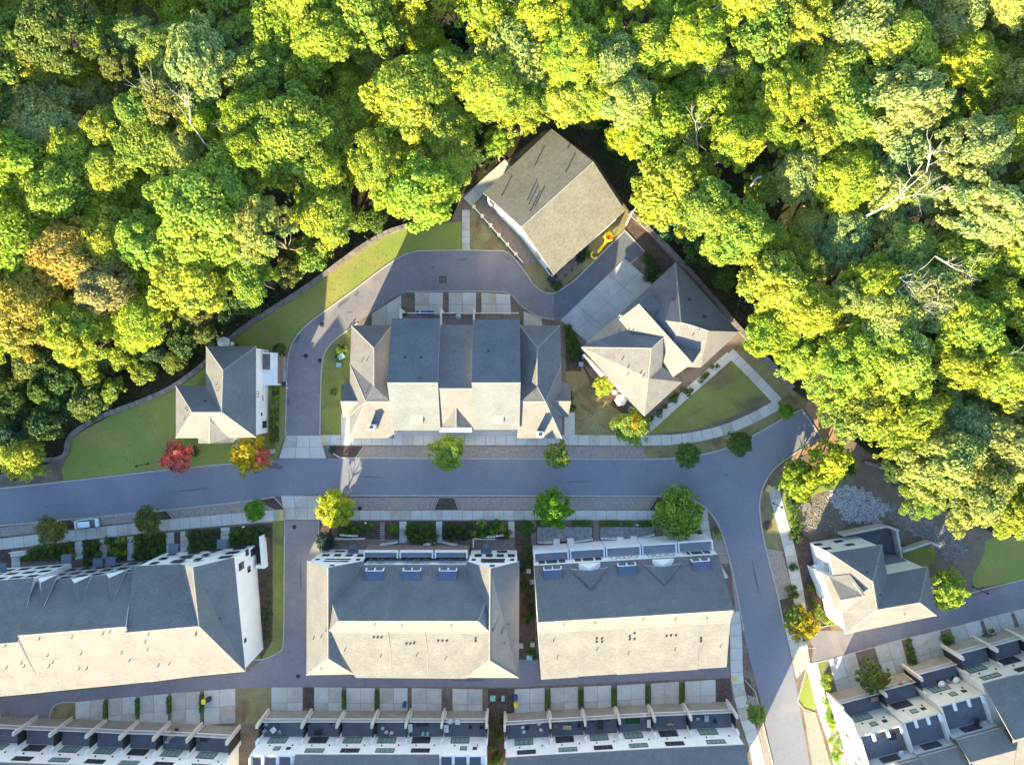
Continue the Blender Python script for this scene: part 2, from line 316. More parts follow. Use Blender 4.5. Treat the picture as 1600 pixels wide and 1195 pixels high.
# kerbs
def kerb(pts, wd=.28, z=.12, name='kerb', m='kerb'):
    p = [P(*q).to_2d() for q in pts]; V = []; F = []; n = len(p)
    for i in range(n):
        d = (p[min(i + 1, n - 1)] - p[max(i - 1, 0)]).normalized(); nn = Vector((-d.y, d.x)) * wd / 2
        for s, zz in ((1, 0), (1, z), (-1, z), (-1, 0)): V.append((p[i].x + nn.x * s, p[i].y + nn.y * s, zz))
    for i in range(n - 1):
        for k in range(3): F.append((i * 4 + k, i * 4 + k + 1, i * 4 + 5 + k, i * 4 + 4 + k))
    F += [(0, 3, 2, 1), tuple(n * 4 - 4 + k for k in range(4))]
    F = [f[::-1] for f in F]
    return tag(obj(name, V, F, M[m]), kind='structure')
kerb([(-300, 799), (-60, 770), (0, 763), (130, 749), (250, 735), (340, 726), (428, 720)])
kerb([(512, 697), (522, 709), (532, 715), (700, 716), (1010, 717)] + cr([(1060, 716), (1110, 707), (1150, 694), (1190, 673), (1225, 653), (1253, 639)], 4) + [(1283, 683)] +
     cr([(1245, 706), (1212, 730), (1196, 752), (1188, 775), (1187, 800), (1195, 850), (1215, 930), (1224, 975)], 4))
kerb([(-60, 828), (0, 821), (250, 798), (400, 781), (428, 776)]); kerb([(546, 774), (700, 774), (1040, 775)] + cr([(1078, 780), (1100, 791), (1118, 812), (1130, 840), (1146, 900), (1162, 985)], 4))
kerb([(428, 776), (446, 796), (446, 812)], .2); kerb(outer, .22); kerb(cr([(1007, 393), (1007, 393), (985, 412)], 2)[-2:], .2)
kerb([(977, 361), (1007, 393)], .2)
kerb([q for q in inner if q[0] < 560], .22); kerb(cr([(636, 456), (700, 455), (780, 456), (800, 462), (815, 478), (840, 494), (866, 499)], 4), .18, .05)
kerb(cr([(445, 813), (444, 900), (443, 1000), (436, 1018), (412, 1029), (396, 1030)], 4), .2); kerb([(498, 813), (498, 860)], .2)
kerb(cr([(76, 1140), (80, 1110), (92, 1098), (118, 1096)], 4), .2); kerb(cr([(1240, 1012), (1275, 1012)], 2), .1, .03)
kerb([(1246, 1095), (1263, 1033)], .18); kerb([(1246, 1095), (1255, 1107), (1275, 1114)], .18); kerb([(1258, 985), (1316, 972)], .2); kerb([(1480, 935), (1520, 925), (1600, 905), (1800, 850)], .2)
kerb([(1268, 1037), (1292, 1031), (1400, 1001), (1600, 953)], .18, .06); kerb([(1164, 1062), (1180, 1080), (1208, 1195)], .2)
for a in [[(678, 796), (686, 777), (709, 777), (717, 796)], [(556, 715), (568, 697)], [(82, 829), (92, 812), (110, 809), (122, 825)], [(240, 797), (258, 795), (272, 812)], [(1014, 796), (1026, 777)], [(535, 776), (549, 796)], [(1215, 936), (1240, 930)],
          [(1197, 857), (1224, 862)]]: kerb(a, .14, .13)

# slabs laid one by one
def slab_path(name, pts, wd, step, seed=0, mt='concrete', z=.03, smooth=6, base=True):
    rnd = random.Random(seed)
    c = cr(pts, smooth) if smooth > 1 else pts
    p = [P(*q).to_2d() for q in c]; d = [0]
    for a, b in zip(p, p[1:]): d.append(d[-1] + (b - a).length)
    n = max(1, round(d[-1] / step)); L = d[-1] / n
    def at(s):
        s = min(max(s, 0), d[-1] - 1e-6); i = max(k for k in range(len(d)) if d[k] <= s); i = min(i, len(p) - 2)
        t = (s - d[i]) / max(1e-6, d[i + 1] - d[i]); q = p[i].lerp(p[i + 1], t); return q
    def nor(s):
        v = (at(s + .6) - at(s - .6)).normalized(); return Vector((-v.y, v.x))
    V = []; F = []
    for i in range(n + 1):
        q = at(i * L); nn = nor(i * L) * wd / 2; V += [(q.x + nn.x, q.y + nn.y, z), (q.x - nn.x, q.y - nn.y, z)]
    F = [(2 * i, 2 * i + 1, 2 * i + 3, 2 * i + 2) for i in range(n)]
    root = tag(obj(name, V, F, M['joint']), kind='structure')
    for i in range(n):
        g = .035; a, b = i * L + g, (i + 1) * L - g; q0, q1 = at(a), at(b); n0, n1 = nor(a) * (wd / 2 - .02), nor(b) * (wd / 2 - .02)
        t = z + .035 + rnd.uniform(0, .012); B = [q0 - n0, q1 - n1, q1 + n1, q0 + n0]; m = MB(); m.prism([(v.x, v.y) for v in B], z, t)
        m.build('concrete_slab', M[mt] if rnd.random() < .8 else M['concrete_stain'], root)
    return root
def panel_grid(name, quad, nu, nv, z=.03, mt='concrete', seed=0, h=0.0):
    """quad: four photo points, panels laid nu along 0-1 and nv along 0-3"""
    rnd = random.Random(seed); q = [P(*a).to_2d() for a in quad]
    root = obj(name, [(a.x, a.y, z) for a in q], tri(q), M['joint']); root['kind'] = 'structure'
    L = (q[1] - q[0]).length; W = (q[3] - q[0]).length
    def at(u, v): return q[0].lerp(q[1], u).lerp(q[3].lerp(q[2], u), v)
    for i in range(nu):
        for j in range(nv):
            gu, gv = .035 / L, .035 / W
            u0, u1, v0, v1 = i / nu + gu, (i + 1) / nu - gu, j / nv + gv, (j + 1) / nv - gv
            m = MB(); m.prism([tuple(at(u0, v0)), tuple(at(u1, v0)), tuple(at(u1, v1)), tuple(at(u0, v1))], z, z + .03 + rnd.uniform(0, .012))
            m.build('concrete_panel', M[mt] if rnd.random() < .75 else M['concrete_stain' if mt == 'concrete' else ('concrete' if mt == 'concrete_stain' else mt)], root)
    return root
S = slab_path('sidewalk', [(500, 687.5), (700, 687.5), (900, 687.5), (1000, 688), (1070, 685), (1130, 672), (1180, 651), (1216, 631)], 1.95, 1.95, 1)
slab_path('footpath', [(1008, 673), (1076, 612), (1141, 555)], 1.7, 2.0, 2); slab_path('footpath', [(1140, 550), (1178, 588), (1216, 628)], 1.8, 2.0, 3)
S2 = slab_path('sidewalk', [(498, 804.5), (700, 804.5), (900, 804.5), (1092, 805)], 1.85, 1.95, 4, smooth=1)
slab_path('sidewalk', [(-60, 856), (0, 850), (120, 836), (250, 821), (350, 812), (444, 804)], 2.1, 1.95, 5, smooth=1)
slab_path('sidewalk', [(1098, 796), (1104, 840), (1118, 880), (1132, 905)], 1.7, 2.0, 6)
slab_path('sidewalk', [(1146, 955), (1150, 1000), (1152, 1062), (1162, 1110), (1178, 1160), (1190, 1215)], 2.3, 2.2, 7)
S3 = slab_path('sidewalk', [(1208, 760), (1214, 785), (1222, 815), (1234, 860), (1246, 920), (1254, 978)], 2.1, 2.3, 8)
slab_path('sidewalk', [(1268, 1035), (1284, 1100), (1304, 1160), (1316, 1215)], 2.3, 2.3, 9)
slab_path('footpath', [(728, 328), (728, 392)], 1.5, 1.3, 10, smooth=1); slab_path('footpath', [(795, 256), (760, 287), (730, 316)], 2.2, 2.5, 11, smooth=1)
panel_grid('driveway_apron', [(447, 680), (500, 680), (510, 716), (436, 716)], 3, 2, .033); panel_grid('driveway_apron', [(439, 774), (500, 774), (498, 812), (446, 812)], 3, 2, .033, 'concrete_stain')
panel_grid('driveway_apron', [(1224, 970), (1258, 985), (1266, 1036), (1244, 1060)], 2, 3, .028, 'concrete_stain')
panel_grid('driveway', [(648, 457), (692, 457), (692, 497), (648, 497)], 2, 2); panel_grid('driveway', [(701, 457), (744, 457), (744, 495), (701, 495)], 2, 2); panel_grid('driveway', [(752, 457), (797, 460), (799, 492), (752, 492)], 2, 2)
panel_grid('driveway', [(581, 490), (627, 461), (627, 510), (581, 514)], 2, 1); panel_grid('driveway', [(818, 486), (846, 497), (848, 512), (818, 512)], 1, 1)
panel_grid('driveway', [(976, 404), (1024, 446), (922, 538), (876, 500)], 2, 4, .036, 'concrete_dark'); panel_grid('driveway', [(427, 557), (447, 557), (447, 601), (427, 601)], 1, 2)
for i, (a, b) in enumerate([((118, 1096), (164, 1091)), ((169, 1091), (213, 1087)), ((218, 1087), (263, 1083)), ((268, 1082), (313, 1079)), ((319, 1078), (368, 1075)), ((424, 1073), (473, 1073)), ((491, 1073), (535, 1073)), ((541, 1074), (586, 1074)),
      ((593, 1074), (637, 1074)), ((643, 1074), (690, 1075)), ((707, 1075), (754, 1076)), ((804, 1076), (851, 1074)), ((860, 1074), (903, 1072)), ((912, 1072), (955, 1070)), ((964, 1070), (1008, 1067)), ((1017, 1067), (1061, 1064)), ((1070, 1064), (1118, 1061))]):
    k = 54 if i < 5 else 48
    dx = 1.5 if 800 > a[0] else -1
    panel_grid('driveway', [a, b, (b[0], b[1] + k), (a[0], a[1] + k)], 2, 2, .03, 'concrete' if i % 3 else 'concrete_stain', i)
for i, (a, b, c, d) in enumerate([((1294, 1031), (1336, 1018), (1354, 1082), (1312, 1095)), ((1366, 1011), (1408, 999), (1422, 1050), (1382, 1062)), ((1422, 996), (1468, 984), (1484, 1040), (1440, 1056)), ((1484, 980), (1530, 968), (1545, 1014), (1500, 1028)), ((1535, 966), (1578, 955), (1592, 998), (1550, 1010)), ((1583, 954), (1640, 940), (1650, 990), (1600, 1000))]):
    panel_grid('driveway', [a, b, c, d], 2, 2, .03, 'concrete_stain', 40 + i)
for i, x in enumerate([(624, 636, 848), (681, 691, 848), (794, 804, 840)]): panel_grid('front_walk', [(x[0], 814), (x[1], 814), (x[1], x[2]), (x[0], x[2])], 1, 3, .03, 'concrete', 60 + i)
for i, q in enumerate([[(117, 846), (130, 844), (130, 872), (117, 874)], [(156, 842), (168, 841), (168, 872), (156, 872)], [(199, 838), (211, 837), (211, 874), (199, 876)], [(259, 832), (272, 831), (273, 864), (260, 866)], [(282, 830), (295, 829), (295, 860), (282, 862)], [(345, 824), (359, 823), (359, 848), (345, 850)], [(18, 864), (32, 862), (32, 890), (18, 890)]]):
    panel_grid('front_walk', q, 1, 4, .03, 'concrete', 70 + i)
for i, q in enumerate([[(829, 813), (837, 813), (838, 860), (831, 860)], [(927, 813), (936, 813), (937, 856), (928, 856)], [(1025, 813), (1033, 813), (1034, 850), (1026, 850)], [(1081, 822), (1089, 822), (1092, 846), (1082, 846)]]): sheet('brick_walk', q, .03, M['brick'])
sheet('brick_patio', [(832, 853), (1096, 840), (1098, 850), (834, 868)], .026, M['brick']); sheet('brick_patio', [(520, 842), (804, 842), (804, 862), (518, 862)], .026, M['brick'])
sheet('brick_patio', [(742, 322), (758, 308), (838, 408), (824, 414)], .026, M['brick']); sheet('side_patio', [(533, 646), (548, 646), (548, 684), (533, 684)], .026, M['concrete']); sheet('side_patio', [(882, 646), (898, 644), (898, 680), (882, 680)], .026, M['concrete'])
sheet('porch_walk', [(616, 672), (812, 672), (812, 682), (616, 682)], .026, M['concrete']); sheet('entry_walk', [(369, 684), (381, 684), (381, 702), (368, 702)], .026, M['concrete'])
def pad(px, py, w_, h_, rz, parent, z=.075, m='tactile'):
    b = MB(); b.box(-w_ / 2, -h_ / 2, 0, w_ / 2, h_ / 2, .012); o = b.build('tactile_pad', M[m], parent); q = P(px, py); o.location = (q.x, q.y, z); o.rotation_euler.z = R(rz)
pad(504, 687, .5, 1.7, 0, S); pad(440, 804, .6, 1.7, 4, S2); pad(1095, 797, .9, .9, -30, S2); pad(1200, 763, .8, 1.3, -30, S3); pad(1147, 1060, 1.2, .7, 0, S3)
def disc(name, px, py, r, m, z=.03, parent=None, n=14, kind='structure', h=.02):
    q = P(px, py); b = MB(); b.prism([(r * math.cos(2 * math.pi * i / n), r * math.sin(2 * math.pi * i / n)) for i in range(n)], 0, h)
    o = b.build(name, M[m], parent, (q.x, q.y, z)); 
    if kind: o['kind'] = kind
    return o
for a in [(692, 437), (1065, 727), (478, 556), (460, 823), (466, 1056), (503, 507), (500, 563), (1068, 716), (562, 794)]: 
    disc('manhole_cover', a[0], a[1], .42, 'black' if a[0] != 692 else 'joint', .03)
q = P(692, 437); b = MB()
for k in range(5): b.box(-.6 + k * .26, -.5, 0, -.5 + k * .26, .5, .02)
b.box(-.7, -.6, 0, .7, -.5, .025); b.box(-.7, .5, 0, .7, .6, .025); tag(b.build('drain_grate', M['black'], None, (q.x, q.y, .052)), kind='structure')
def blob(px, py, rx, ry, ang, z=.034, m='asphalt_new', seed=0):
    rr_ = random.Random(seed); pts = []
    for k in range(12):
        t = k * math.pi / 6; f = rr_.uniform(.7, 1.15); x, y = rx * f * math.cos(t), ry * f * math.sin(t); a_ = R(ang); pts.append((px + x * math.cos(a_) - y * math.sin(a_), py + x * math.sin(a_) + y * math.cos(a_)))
    sheet('road_dark_patch', pts, z, M[m])  # irregular patch of darker asphalt laid on the road
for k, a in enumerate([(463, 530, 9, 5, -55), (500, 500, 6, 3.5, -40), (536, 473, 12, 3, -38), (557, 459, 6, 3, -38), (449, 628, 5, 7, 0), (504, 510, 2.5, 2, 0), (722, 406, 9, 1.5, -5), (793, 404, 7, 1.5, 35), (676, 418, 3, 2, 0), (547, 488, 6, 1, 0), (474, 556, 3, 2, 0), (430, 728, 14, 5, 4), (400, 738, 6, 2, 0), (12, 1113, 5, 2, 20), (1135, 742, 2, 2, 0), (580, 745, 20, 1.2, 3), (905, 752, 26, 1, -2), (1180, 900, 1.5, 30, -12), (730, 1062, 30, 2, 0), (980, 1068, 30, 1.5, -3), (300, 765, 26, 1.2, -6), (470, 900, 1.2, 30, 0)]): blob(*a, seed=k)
disc('round_drain_lid', 1259, 792, 1.05, 'stone', .03, h=.12); disc('tree_ring', 1199, 820, .9, 'mulch', .03)

# ------------------------------------------------------------------ building helpers
def loops(F):
    e = {}
    for f in F:
        for i in range(len(f)): e[(f[i], f[(i + 1) % len(f)])] = 1
    nx_ = {a: b for (a, b) in e if (b, a) not in e}; out = []
    while nx_:
        s = next(iter(nx_)); l = [s]; c = nx_.pop(s)
        while c != s: l.append(c); c = nx_.pop(c)
        out.append(l)
    return out
def roof(parent, V, F, mt='shingle', wall='white', thick=.2, over=.35, fascia='fascia', caps=True, name='roof', zb=-.05, dropz=.05):
    """V: (photo x, photo y, height); F: faces any winding. Makes roof, ridge caps and the walls under it"""
    W = [P(*v) for v in V]; FF = []
    for f in F:
        a = area([(W[i].x, W[i].y) for i in f]); FF.append(tuple(f) if a > 0 else tuple(f[::-1]))
    n = len(W); VV = [tuple(v) for v in W] + [(v.x, v.y, v.z - thick) for v in W]
    faces = []; mi = []
    for f in FF:
        for t in ([f] if len(f) == 3 else [tuple(f[i] for i in t) for t in tri([(W[i].x, W[i].y) for i in f])]): faces.append(t); mi.append(0)
    top = list(faces)
    for t in list(faces): faces.append(tuple(i + n for i in t[::-1])); mi.append(1)
    lp = loops(FF)
    for l in lp:
        for a, b_ in zip(l, l[1:] + l[:1]): faces.append((a, a + n, b_ + n, b_)); mi.append(1)
    r = obj(name, VV, faces, [M[mt], M[fascia]], parent, mi)
    if caps:
        seen = {}
        for k, f in enumerate(FF):
            for i in range(len(f)): seen.setdefault(tuple(sorted((f[i], f[(i + 1) % len(f)]))), []).append(k)
        b = MB()
        for (i, j), fs in seen.items():
            if len(fs) != 2: continue
            c1 = sum((W[q] for q in FF[fs[0]]), Vector()) / len(FF[fs[0]]); c2 = sum((W[q] for q in FF[fs[1]]), Vector()) / len(FF[fs[1]])
            mid = (W[i] + W[j]) / 2
            if (c1.z + c2.z) / 2 > mid.z: continue
            d = (W[j] - W[i]); 
            if d.length < .5: continue
            d.normalize(); s = d.cross(Vector((0, 0, 1))).normalized() * .14
            A, B = W[i], W[j]; u = Vector((0, 0, .05)); dn = Vector((0, 0, -.05))
            b.add([A + u, B + u, A + s + dn, B + s + dn, A - s + dn, B - s + dn], [(0, 1, 3, 2), (1, 0, 4, 5)])
        if b.V: b.build('ridge_cap', M['ridge'], parent)
    if wall:
        for l in lp:
            p = [W[i] for i in l]; k = len(p); ins = []
            for i in range(k):
                a, c, d = p[i - 1].to_2d(), p[i].to_2d(), p[(i + 1) % k].to_2d()
                d1 = (c - a).normalized(); d2 = (d - c).normalized(); n1 = Vector((-d1.y, d1.x)); n2 = Vector((-d2.y, d2.x))
                m = (n1 + n2); dn = max(.35, 1 + n1.dot(n2)); off = m / dn * over
                ins.append(c + off)
            Vw = [(q.x, q.y, p[i].z - thick * .5 - dropz) for i, q in enumerate(ins)] + [(q.x, q.y, zb) for q in ins]
            Fw = [(k + i, k + (i + 1) % k, (i + 1) % k, i) for i in range(k)]
            obj('wall', Vw, Fw, M[wall], parent)
    parent_roofs.setdefault(parent.name, []).append((VV, top))
    return r
parent_roofs = {}
CAMV = Vector((0, 0, CH))
def hit(parent, px, py):
    t = P(px, py, 0); d = (t - CAMV).normalized(); best = None
    for VV, fs in parent_roofs[parent.name]:
        bv = BVHTree.FromPolygons([Vector(v) for v in VV], fs); h = bv.ray_cast(CAMV, d)
        if h[0] is not None and (best is None or h[3] < best[1]): best = (h[0], h[3])
    return best[0] if best else None
vp = MB(); vp.tube([(0, 0, -.2), (0, 0, .45)], [.07, .07], n=6); VENT = vp.me('vent_pipe', M['black'])
vb = MB(); vb.box(-.17, -.17, -.2, .17, .17, .16); vb.box(-.2, -.2, .16, .2, .2, .2); VBOX = vb.me('roof_vent', M['black'])
def vents(parent, pts, kind='p', s=1):
    for a in pts:
        h = hit(parent, *a)
        if h: inst('vent_pipe' if kind == 'p' else 'roof_vent', VENT if kind == 'p' else VBOX, parent, h, sc=(s, s, s))
WCACHE = {}
def winmesh(w_, h_, nx_, ny_, g, fr):
    key = (round(w_, 2), round(h_, 2), nx_, ny_, g, fr)
    if key not in WCACHE:
        b = MB(); t = .09
        b.box(-w_ / 2, -.07, -h_ / 2, -w_ / 2 + t, .03, h_ / 2); b.box(w_ / 2 - t, -.07, -h_ / 2, w_ / 2, .03, h_ / 2)
        b.box(-w_ / 2 + t, -.07, -h_ / 2, w_ / 2 - t, .03, -h_ / 2 + t); b.box(-w_ / 2 + t, -.07, h_ / 2 - t, w_ / 2 - t, .03, h_ / 2)
        for i in range(1, nx_): x = -w_ / 2 + w_ * i / nx_; b.box(x - .04, -.06, -h_ / 2 + t, x + .04, .02, h_ / 2 - t)
        for i in range(1, ny_): z = -h_ / 2 + h_ * i / ny_; b.box(-w_ / 2 + t, -.05, z - .03, w_ / 2 - t, .01, z + .03)
        p = MB(); p.add([(-w_ / 2 + t, -.02, -h_ / 2 + t), (w_ / 2 - t, -.02, -h_ / 2 + t), (w_ / 2 - t, -.02, h_ / 2 - t), (-w_ / 2 + t, -.02, h_ / 2 - t)], [(0, 1, 2, 3)])
        WCACHE[key] = (b.me('window', M[fr]), p.me('pane', M[g]))
    return WCACHE[key]
def win(parent, A, B, at, z, w_, h_, nx_=1, ny_=1, g='glass', fr='frame', by='t', name='window'):
    """outward side of A->B is on the right. at: fraction, or photo x / photo y of its centre"""
    A = Vector(A[:2]); B = Vector(B[:2]); d = (B - A)
    if by == 't': t = at
    else:
        k = SC * (CH - z) / CH
        t = (((at - 800) * k - A.x) / d.x) if by == 'x' else (((597.5 - at) * k - A.y) / d.y)
    q = A + d * t; ang = math.atan2(d.y, d.x); nrm = Vector((d.y, -d.x)).normalized(); q += nrm * .03
    f, p = winmesh(w_, h_, nx_, ny_, g, fr)
    o = inst(name, f, parent, (q.x, q.y, z), (0, 0, ang)); inst('pane', p, o); return o
def wallbox(name, parent, poly, z0, z1, m):
    b = MB(); b.prism([tuple(q[:2]) for q in poly], z0, z1); return b.build(name, M[m], parent)
def house(name, label, cat='house', group=None): return tag(empty(name), label, cat, group)

# ------------------------------------------------------------------ 1 central terrace with twin tall blocks
H1 = house('terraced_house', 'wide cream and slate roofed terrace inside the loop road, with two white chimneys', 'terrace')
hl, rw = 6.2, 9.2
# wings
def wing(mx):
    f = lambda x: x if not mx else 1424.6 - x
    T = 813 if mx else 612
    X = lambda x: 1424 - x if mx else x
    V = [(X(549), 508.4, 6.4), (X(612), 508.4, 6.4), (X(584.5), 544, 9.4), (X(584.5), 604, 9.6), (X(547), 569, 6.4), (X(610), 600, 6.8), (X(610), 627, 9.6), (X(572), 627, 9.8), (X(546), 684.6, 6.0), (X(616.6), 684.6, 6.0), (X(546), 650, 6.0)]
    F = [(0, 1, 2), (0, 2, 3, 4), (2, 1, 5, 3), (4, 3, 7), (3, 5, 6, 7), (4, 7, 10), (10, 7, 8), (7, 6, 9, 8)]
    roof(H1, V, F)
    V = [(X(533), 601, 5.0), (X(552), 592, 5.0), (X(532), 627, 7.4), (X(568), 627, 8.2), (X(536), 652, 5.0), (X(546), 651, 5.4)]
    roof(H1, V, [(0, 1, 3, 2), (2, 3, 5, 4)])
wing(False); wing(True)
roof(H1, [(612.3, 497.5, 8.4), (688, 497.5, 8.4), (684, 598, 12.6), (605, 598, 12.6), (688.2, 672.5, 7.6), (615, 672.5, 7.6)], [(0, 1, 2, 3), (3, 2, 4, 5)], 'shingle_blue')
roof(H1, [(739.5, 499.5, 8.4), (812.4, 499.5, 8.4), (813.4, 598, 12.6), (737, 598, 12.6), (811.8, 671.6, 7.6), (740, 671.6, 7.6)], [(0, 1, 2, 3), (3, 2, 4, 5)], 'shingle_blue')
roof(H1, [(688, 507.5, 7.6), (739, 507.5, 7.6), (738, 607, 11.6), (684, 607, 11.6), (739.5, 668, 7.2), (688, 668, 7.2)], [(0, 1, 2, 3), (3, 2, 4, 5)])
roof(H1, [(713, 636, 9.5), (713, 667, 9.2), (688, 666, 7.2), (740, 667.5, 7.2)], [(0, 1, 2), (0, 3, 1)], wall=None)
b = MB(); A = [P(688, 667, 6.9), P(740, 668, 6.9), P(713, 667, 9.0)]; b.add([A[0] + Vector((0, -.1, 0)), A[1] + Vector((0, -.1, 0)), A[2] + Vector((0, -.1, 0))], [(0, 1, 2)]); b.build('gable', M['white'], H1)
for x, y in ((582, 667), (844, 678)):
    q = P(x, y, 8.6); c = MB(); c.box(-.55, -.45, -3, .55, .45, .9); c.box(-.62, -.52, .9, .62, .52, 1.05); o = c.build('chimney', M['offwhite'], H1, q)
    p = MB(); p.box(-.3, -.2, 1.05, .3, .2, 1.3); p.build('chimney_pot', M['black'], o)
for x, y in ((651.5, 653.5), (777, 653.5)):
    q = hit(H1, x, y); b = MB(); b.add([(-1.05, 1.0, .35), (1.05, 1.0, .35), (1.05, -.9, .1), (-1.05, -.9, .1), (-1.05, -.9, -.9), (1.05, -.9, -.9), (-1.05, 1, -.2), (1.05, 1, -.2)], [(3, 2, 1, 0), (4, 5, 2, 3), (0, 6, 4, 3), (1, 2, 5, 7)])
    for k in range(7): xx = -1.05 + k * .35; b.add([(xx - .04, 1.0, .42), (xx + .04, 1.0, .42), (xx + .04, -.92, .17), (xx - .04, -.92, .17)], [(3, 2, 1, 0)])
    o = b.build('shed_dormer', M['metal_tan'], H1, q)
vents(H1, [(633.5, 558), (658, 558), (656.5, 590), (763, 548)], 'b', .8); vents(H1, [(565.6, 564.5), (573, 564), (572, 614), (717, 562), (719, 592), (835, 567), (834, 614), (855.7, 563), (863.5, 562), (711, 548), (724, 540)])
# parapet and roof decks on the north side
for x0, x1 in ((628, 690), (690, 741), (741, 812)):
    A, B = P(x0, 489, 3.2), P(x1, 492, 3.2); wallbox('balcony_floor', H1, [A, B, P(x1, 512, 3.2), P(x0, 512, 3.2)], 0, 3.2, 'brick')
    b = MB(); b.box(min(A.x, B.x) + .2, A.y - .15, 3.2, max(A.x, B.x) - .2, A.y, 4.1); b.build('balcony_parapet', M['cream'], H1)
    b = MB(); b.box(A.x - .15, A.y - 2.6, 0, A.x + .15, A.y + .6, 5.0); b.build('party_wall', M['cream'], H1)
A, B = P(812, 671, 7).to_2d(), P(616, 671, 7).to_2d()
A, B = Vector((B.x, A.y + .3)), Vector((A.x, A.y + .3))
for x in (630, 650, 670, 756, 776, 796): win(H1, A, B, x, 5.4, 1.3, 1.5, 2, 2, by='x')
b = MB(); q = P(714, 672); b.box(q.x - 3, q.y - .2, 3.0, q.x + 3, q.y + 1.2, 3.2); b.build('porch_roof', M['white'], H1)

# ------------------------------------------------------------------ 2 white house west of the loop
H2 = house('detached_house', 'white detached house with a slate roof on the west lawn beside the loop road')
V = [(321.8, 540.7, 7.4), (400, 540.7, 7.4), (400, 683.2, 7.0), (348.6, 578.3, 10.9), (346.5, 644, 10.9), (274.8, 602.4, 7.0), (321.5, 602.4, 7.4), (300.4, 644, 10.2), (274.8, 684.4, 7.0), (346.5, 684.2, 7.0)]
roof(H2, V, [(0, 1, 3), (1, 2, 4, 3), (0, 3, 4, 6), (5, 6, 4, 7), (5, 7, 8), (7, 4, 9, 8), (4, 2, 9)])
roof(H2, [(327, 652, 10.0), (327, 692.8, 8.0), (309.8, 692.8, 6.6), (365.3, 691, 6.6), (309.8, 680, 6.8), (365.3, 682, 6.8)], [(0, 4, 2, 1), (0, 1, 3, 5)])
A, B = P(400, 684, 7.0).to_2d(), P(400, 540, 7.0).to_2d(); A.x -= .35; B.x -= .35
win(H2, A, B, 616, 5.6, 1.1, 1.6, 2, 3, by='y'); win(H2, A, B, 663, 1.9, 1.3, 2.0, 2, 3, by='y'); win(H2, A, B, 619.5, 3.0, .5, .5, by='y'); win(H2, A, B, 624, 2.8, .5, .5, by='y'); win(H2, A, B, 647, 3.4, .6, .6, by='y')
ax0 = A.x
g = MB(); g.box(ax0, P(0, 601).y, 0, ax0 + 2.3, P(0, 551).y, .001); 
yS, yN = P(0, 602, 3).y, P(0, 551, 3).y
b = MB(); b.box(ax0 + .02, yS, -.05, ax0 + 2.7, yN, 3.0); b.build('garage', M['white'], H2)
b = MB(); b.box(ax0 + .05, yN - 3.1, 3.0, ax0 + 1.75, yN - .25, 3.06); b.build('balcony_floor', M['brick'], H2)
b = MB(); b.box(ax0 + 1.8, yN - 3.1, 3.0, ax0 + 2.0, yN, 4.0); b.box(ax0 + .05, yN - .2, 3.0, ax0 + 1.8, yN, 4.0); b.build('balcony_parapet', M['white'], H2)
b = MB(); b.box(ax0 + 2.7, yS + .3, 0, ax0 + 2.8, yN - .5, 2.6); b.build('garage_door', M['brick'], H2)
vents(H2, [(321, 626)], 'b', .8); vents(H2, [(338.6, 601), (340.5, 610), (290.5, 638), (293, 641), (288.5, 655)])

# ------------------------------------------------------------------ 3 tan roofed house at the end of the loop
H3 = house('apartment_house', 'large white house with a plain tan gable roof at the end of the loop road')
V = [(862, 201.3, 8.2), (926.8, 252.6, 11.0), (976.7, 329.5, 8.2), (865.4, 429, 8.2), (814, 354.8, 11.0), (755, 301.5, 8.2)]
roof(H3, V, [(0, 5, 4, 1), (1, 4, 3, 2)], 'shingle_tan', over=.45, fascia='fascia_grey')
vents(H3, [(836, 258), (884.5, 269), (784.5, 305.5), (826, 320), (836, 322), (828.5, 330), (824, 312), (887, 232)], s=1.6)
c5, c3 = P(755, 301.5, 8.2), P(865.4, 429, 8.2)
dd = (c3 - c5).to_2d().normalized(); nn = Vector((-dd.y, dd.x)); A = c5.to_2d() + dd * .6 + nn * .4; B = c3.to_2d() - dd * .6 + nn * .4
for y_, z_ in ((328, 2.0), (345, 5.0), (400, 5.2), (424, 4.2)): win(H3, A, B, y_, z_, 1.5, 1.3, 2, 1, g='glass_green', fr='frame', by='y')
win(H3, A, B, 318, 5.2, 1.4, 1.2, 2, 1, by='y')
e2, e3 = P(976.7, 329.5, 8.2), P(865.4, 429, 8.2); dd = (e2 - e3).to_2d().normalized(); nn = Vector((-dd.y, dd.x))
A = e3.to_2d() + dd * .6 + nn * .45; B = e2.to_2d() - dd * .6 + nn * .45
b = MB(); pts = [A - nn * .02, A - nn * 1.6, A - nn * 1.6 + dd * 7, A - nn * .02 + dd * 7]; b.prism([tuple(q) for q in pts], 0, .35); b.build('porch_deck', M['brick'], H3)
for k in range(5):
    q = A - nn * 1.5 + dd * (.3 + k * 1.6); b = MB(); b.box(q.x - .1, q.y - .1, .3, q.x + .1, q.y + .1, 3); b.build('porch_post', M['frame'], H3)
for k in range(3): win(H3, A, B, .12 + k * .14, 1.7, 1.2, 2.0, 2, 2)
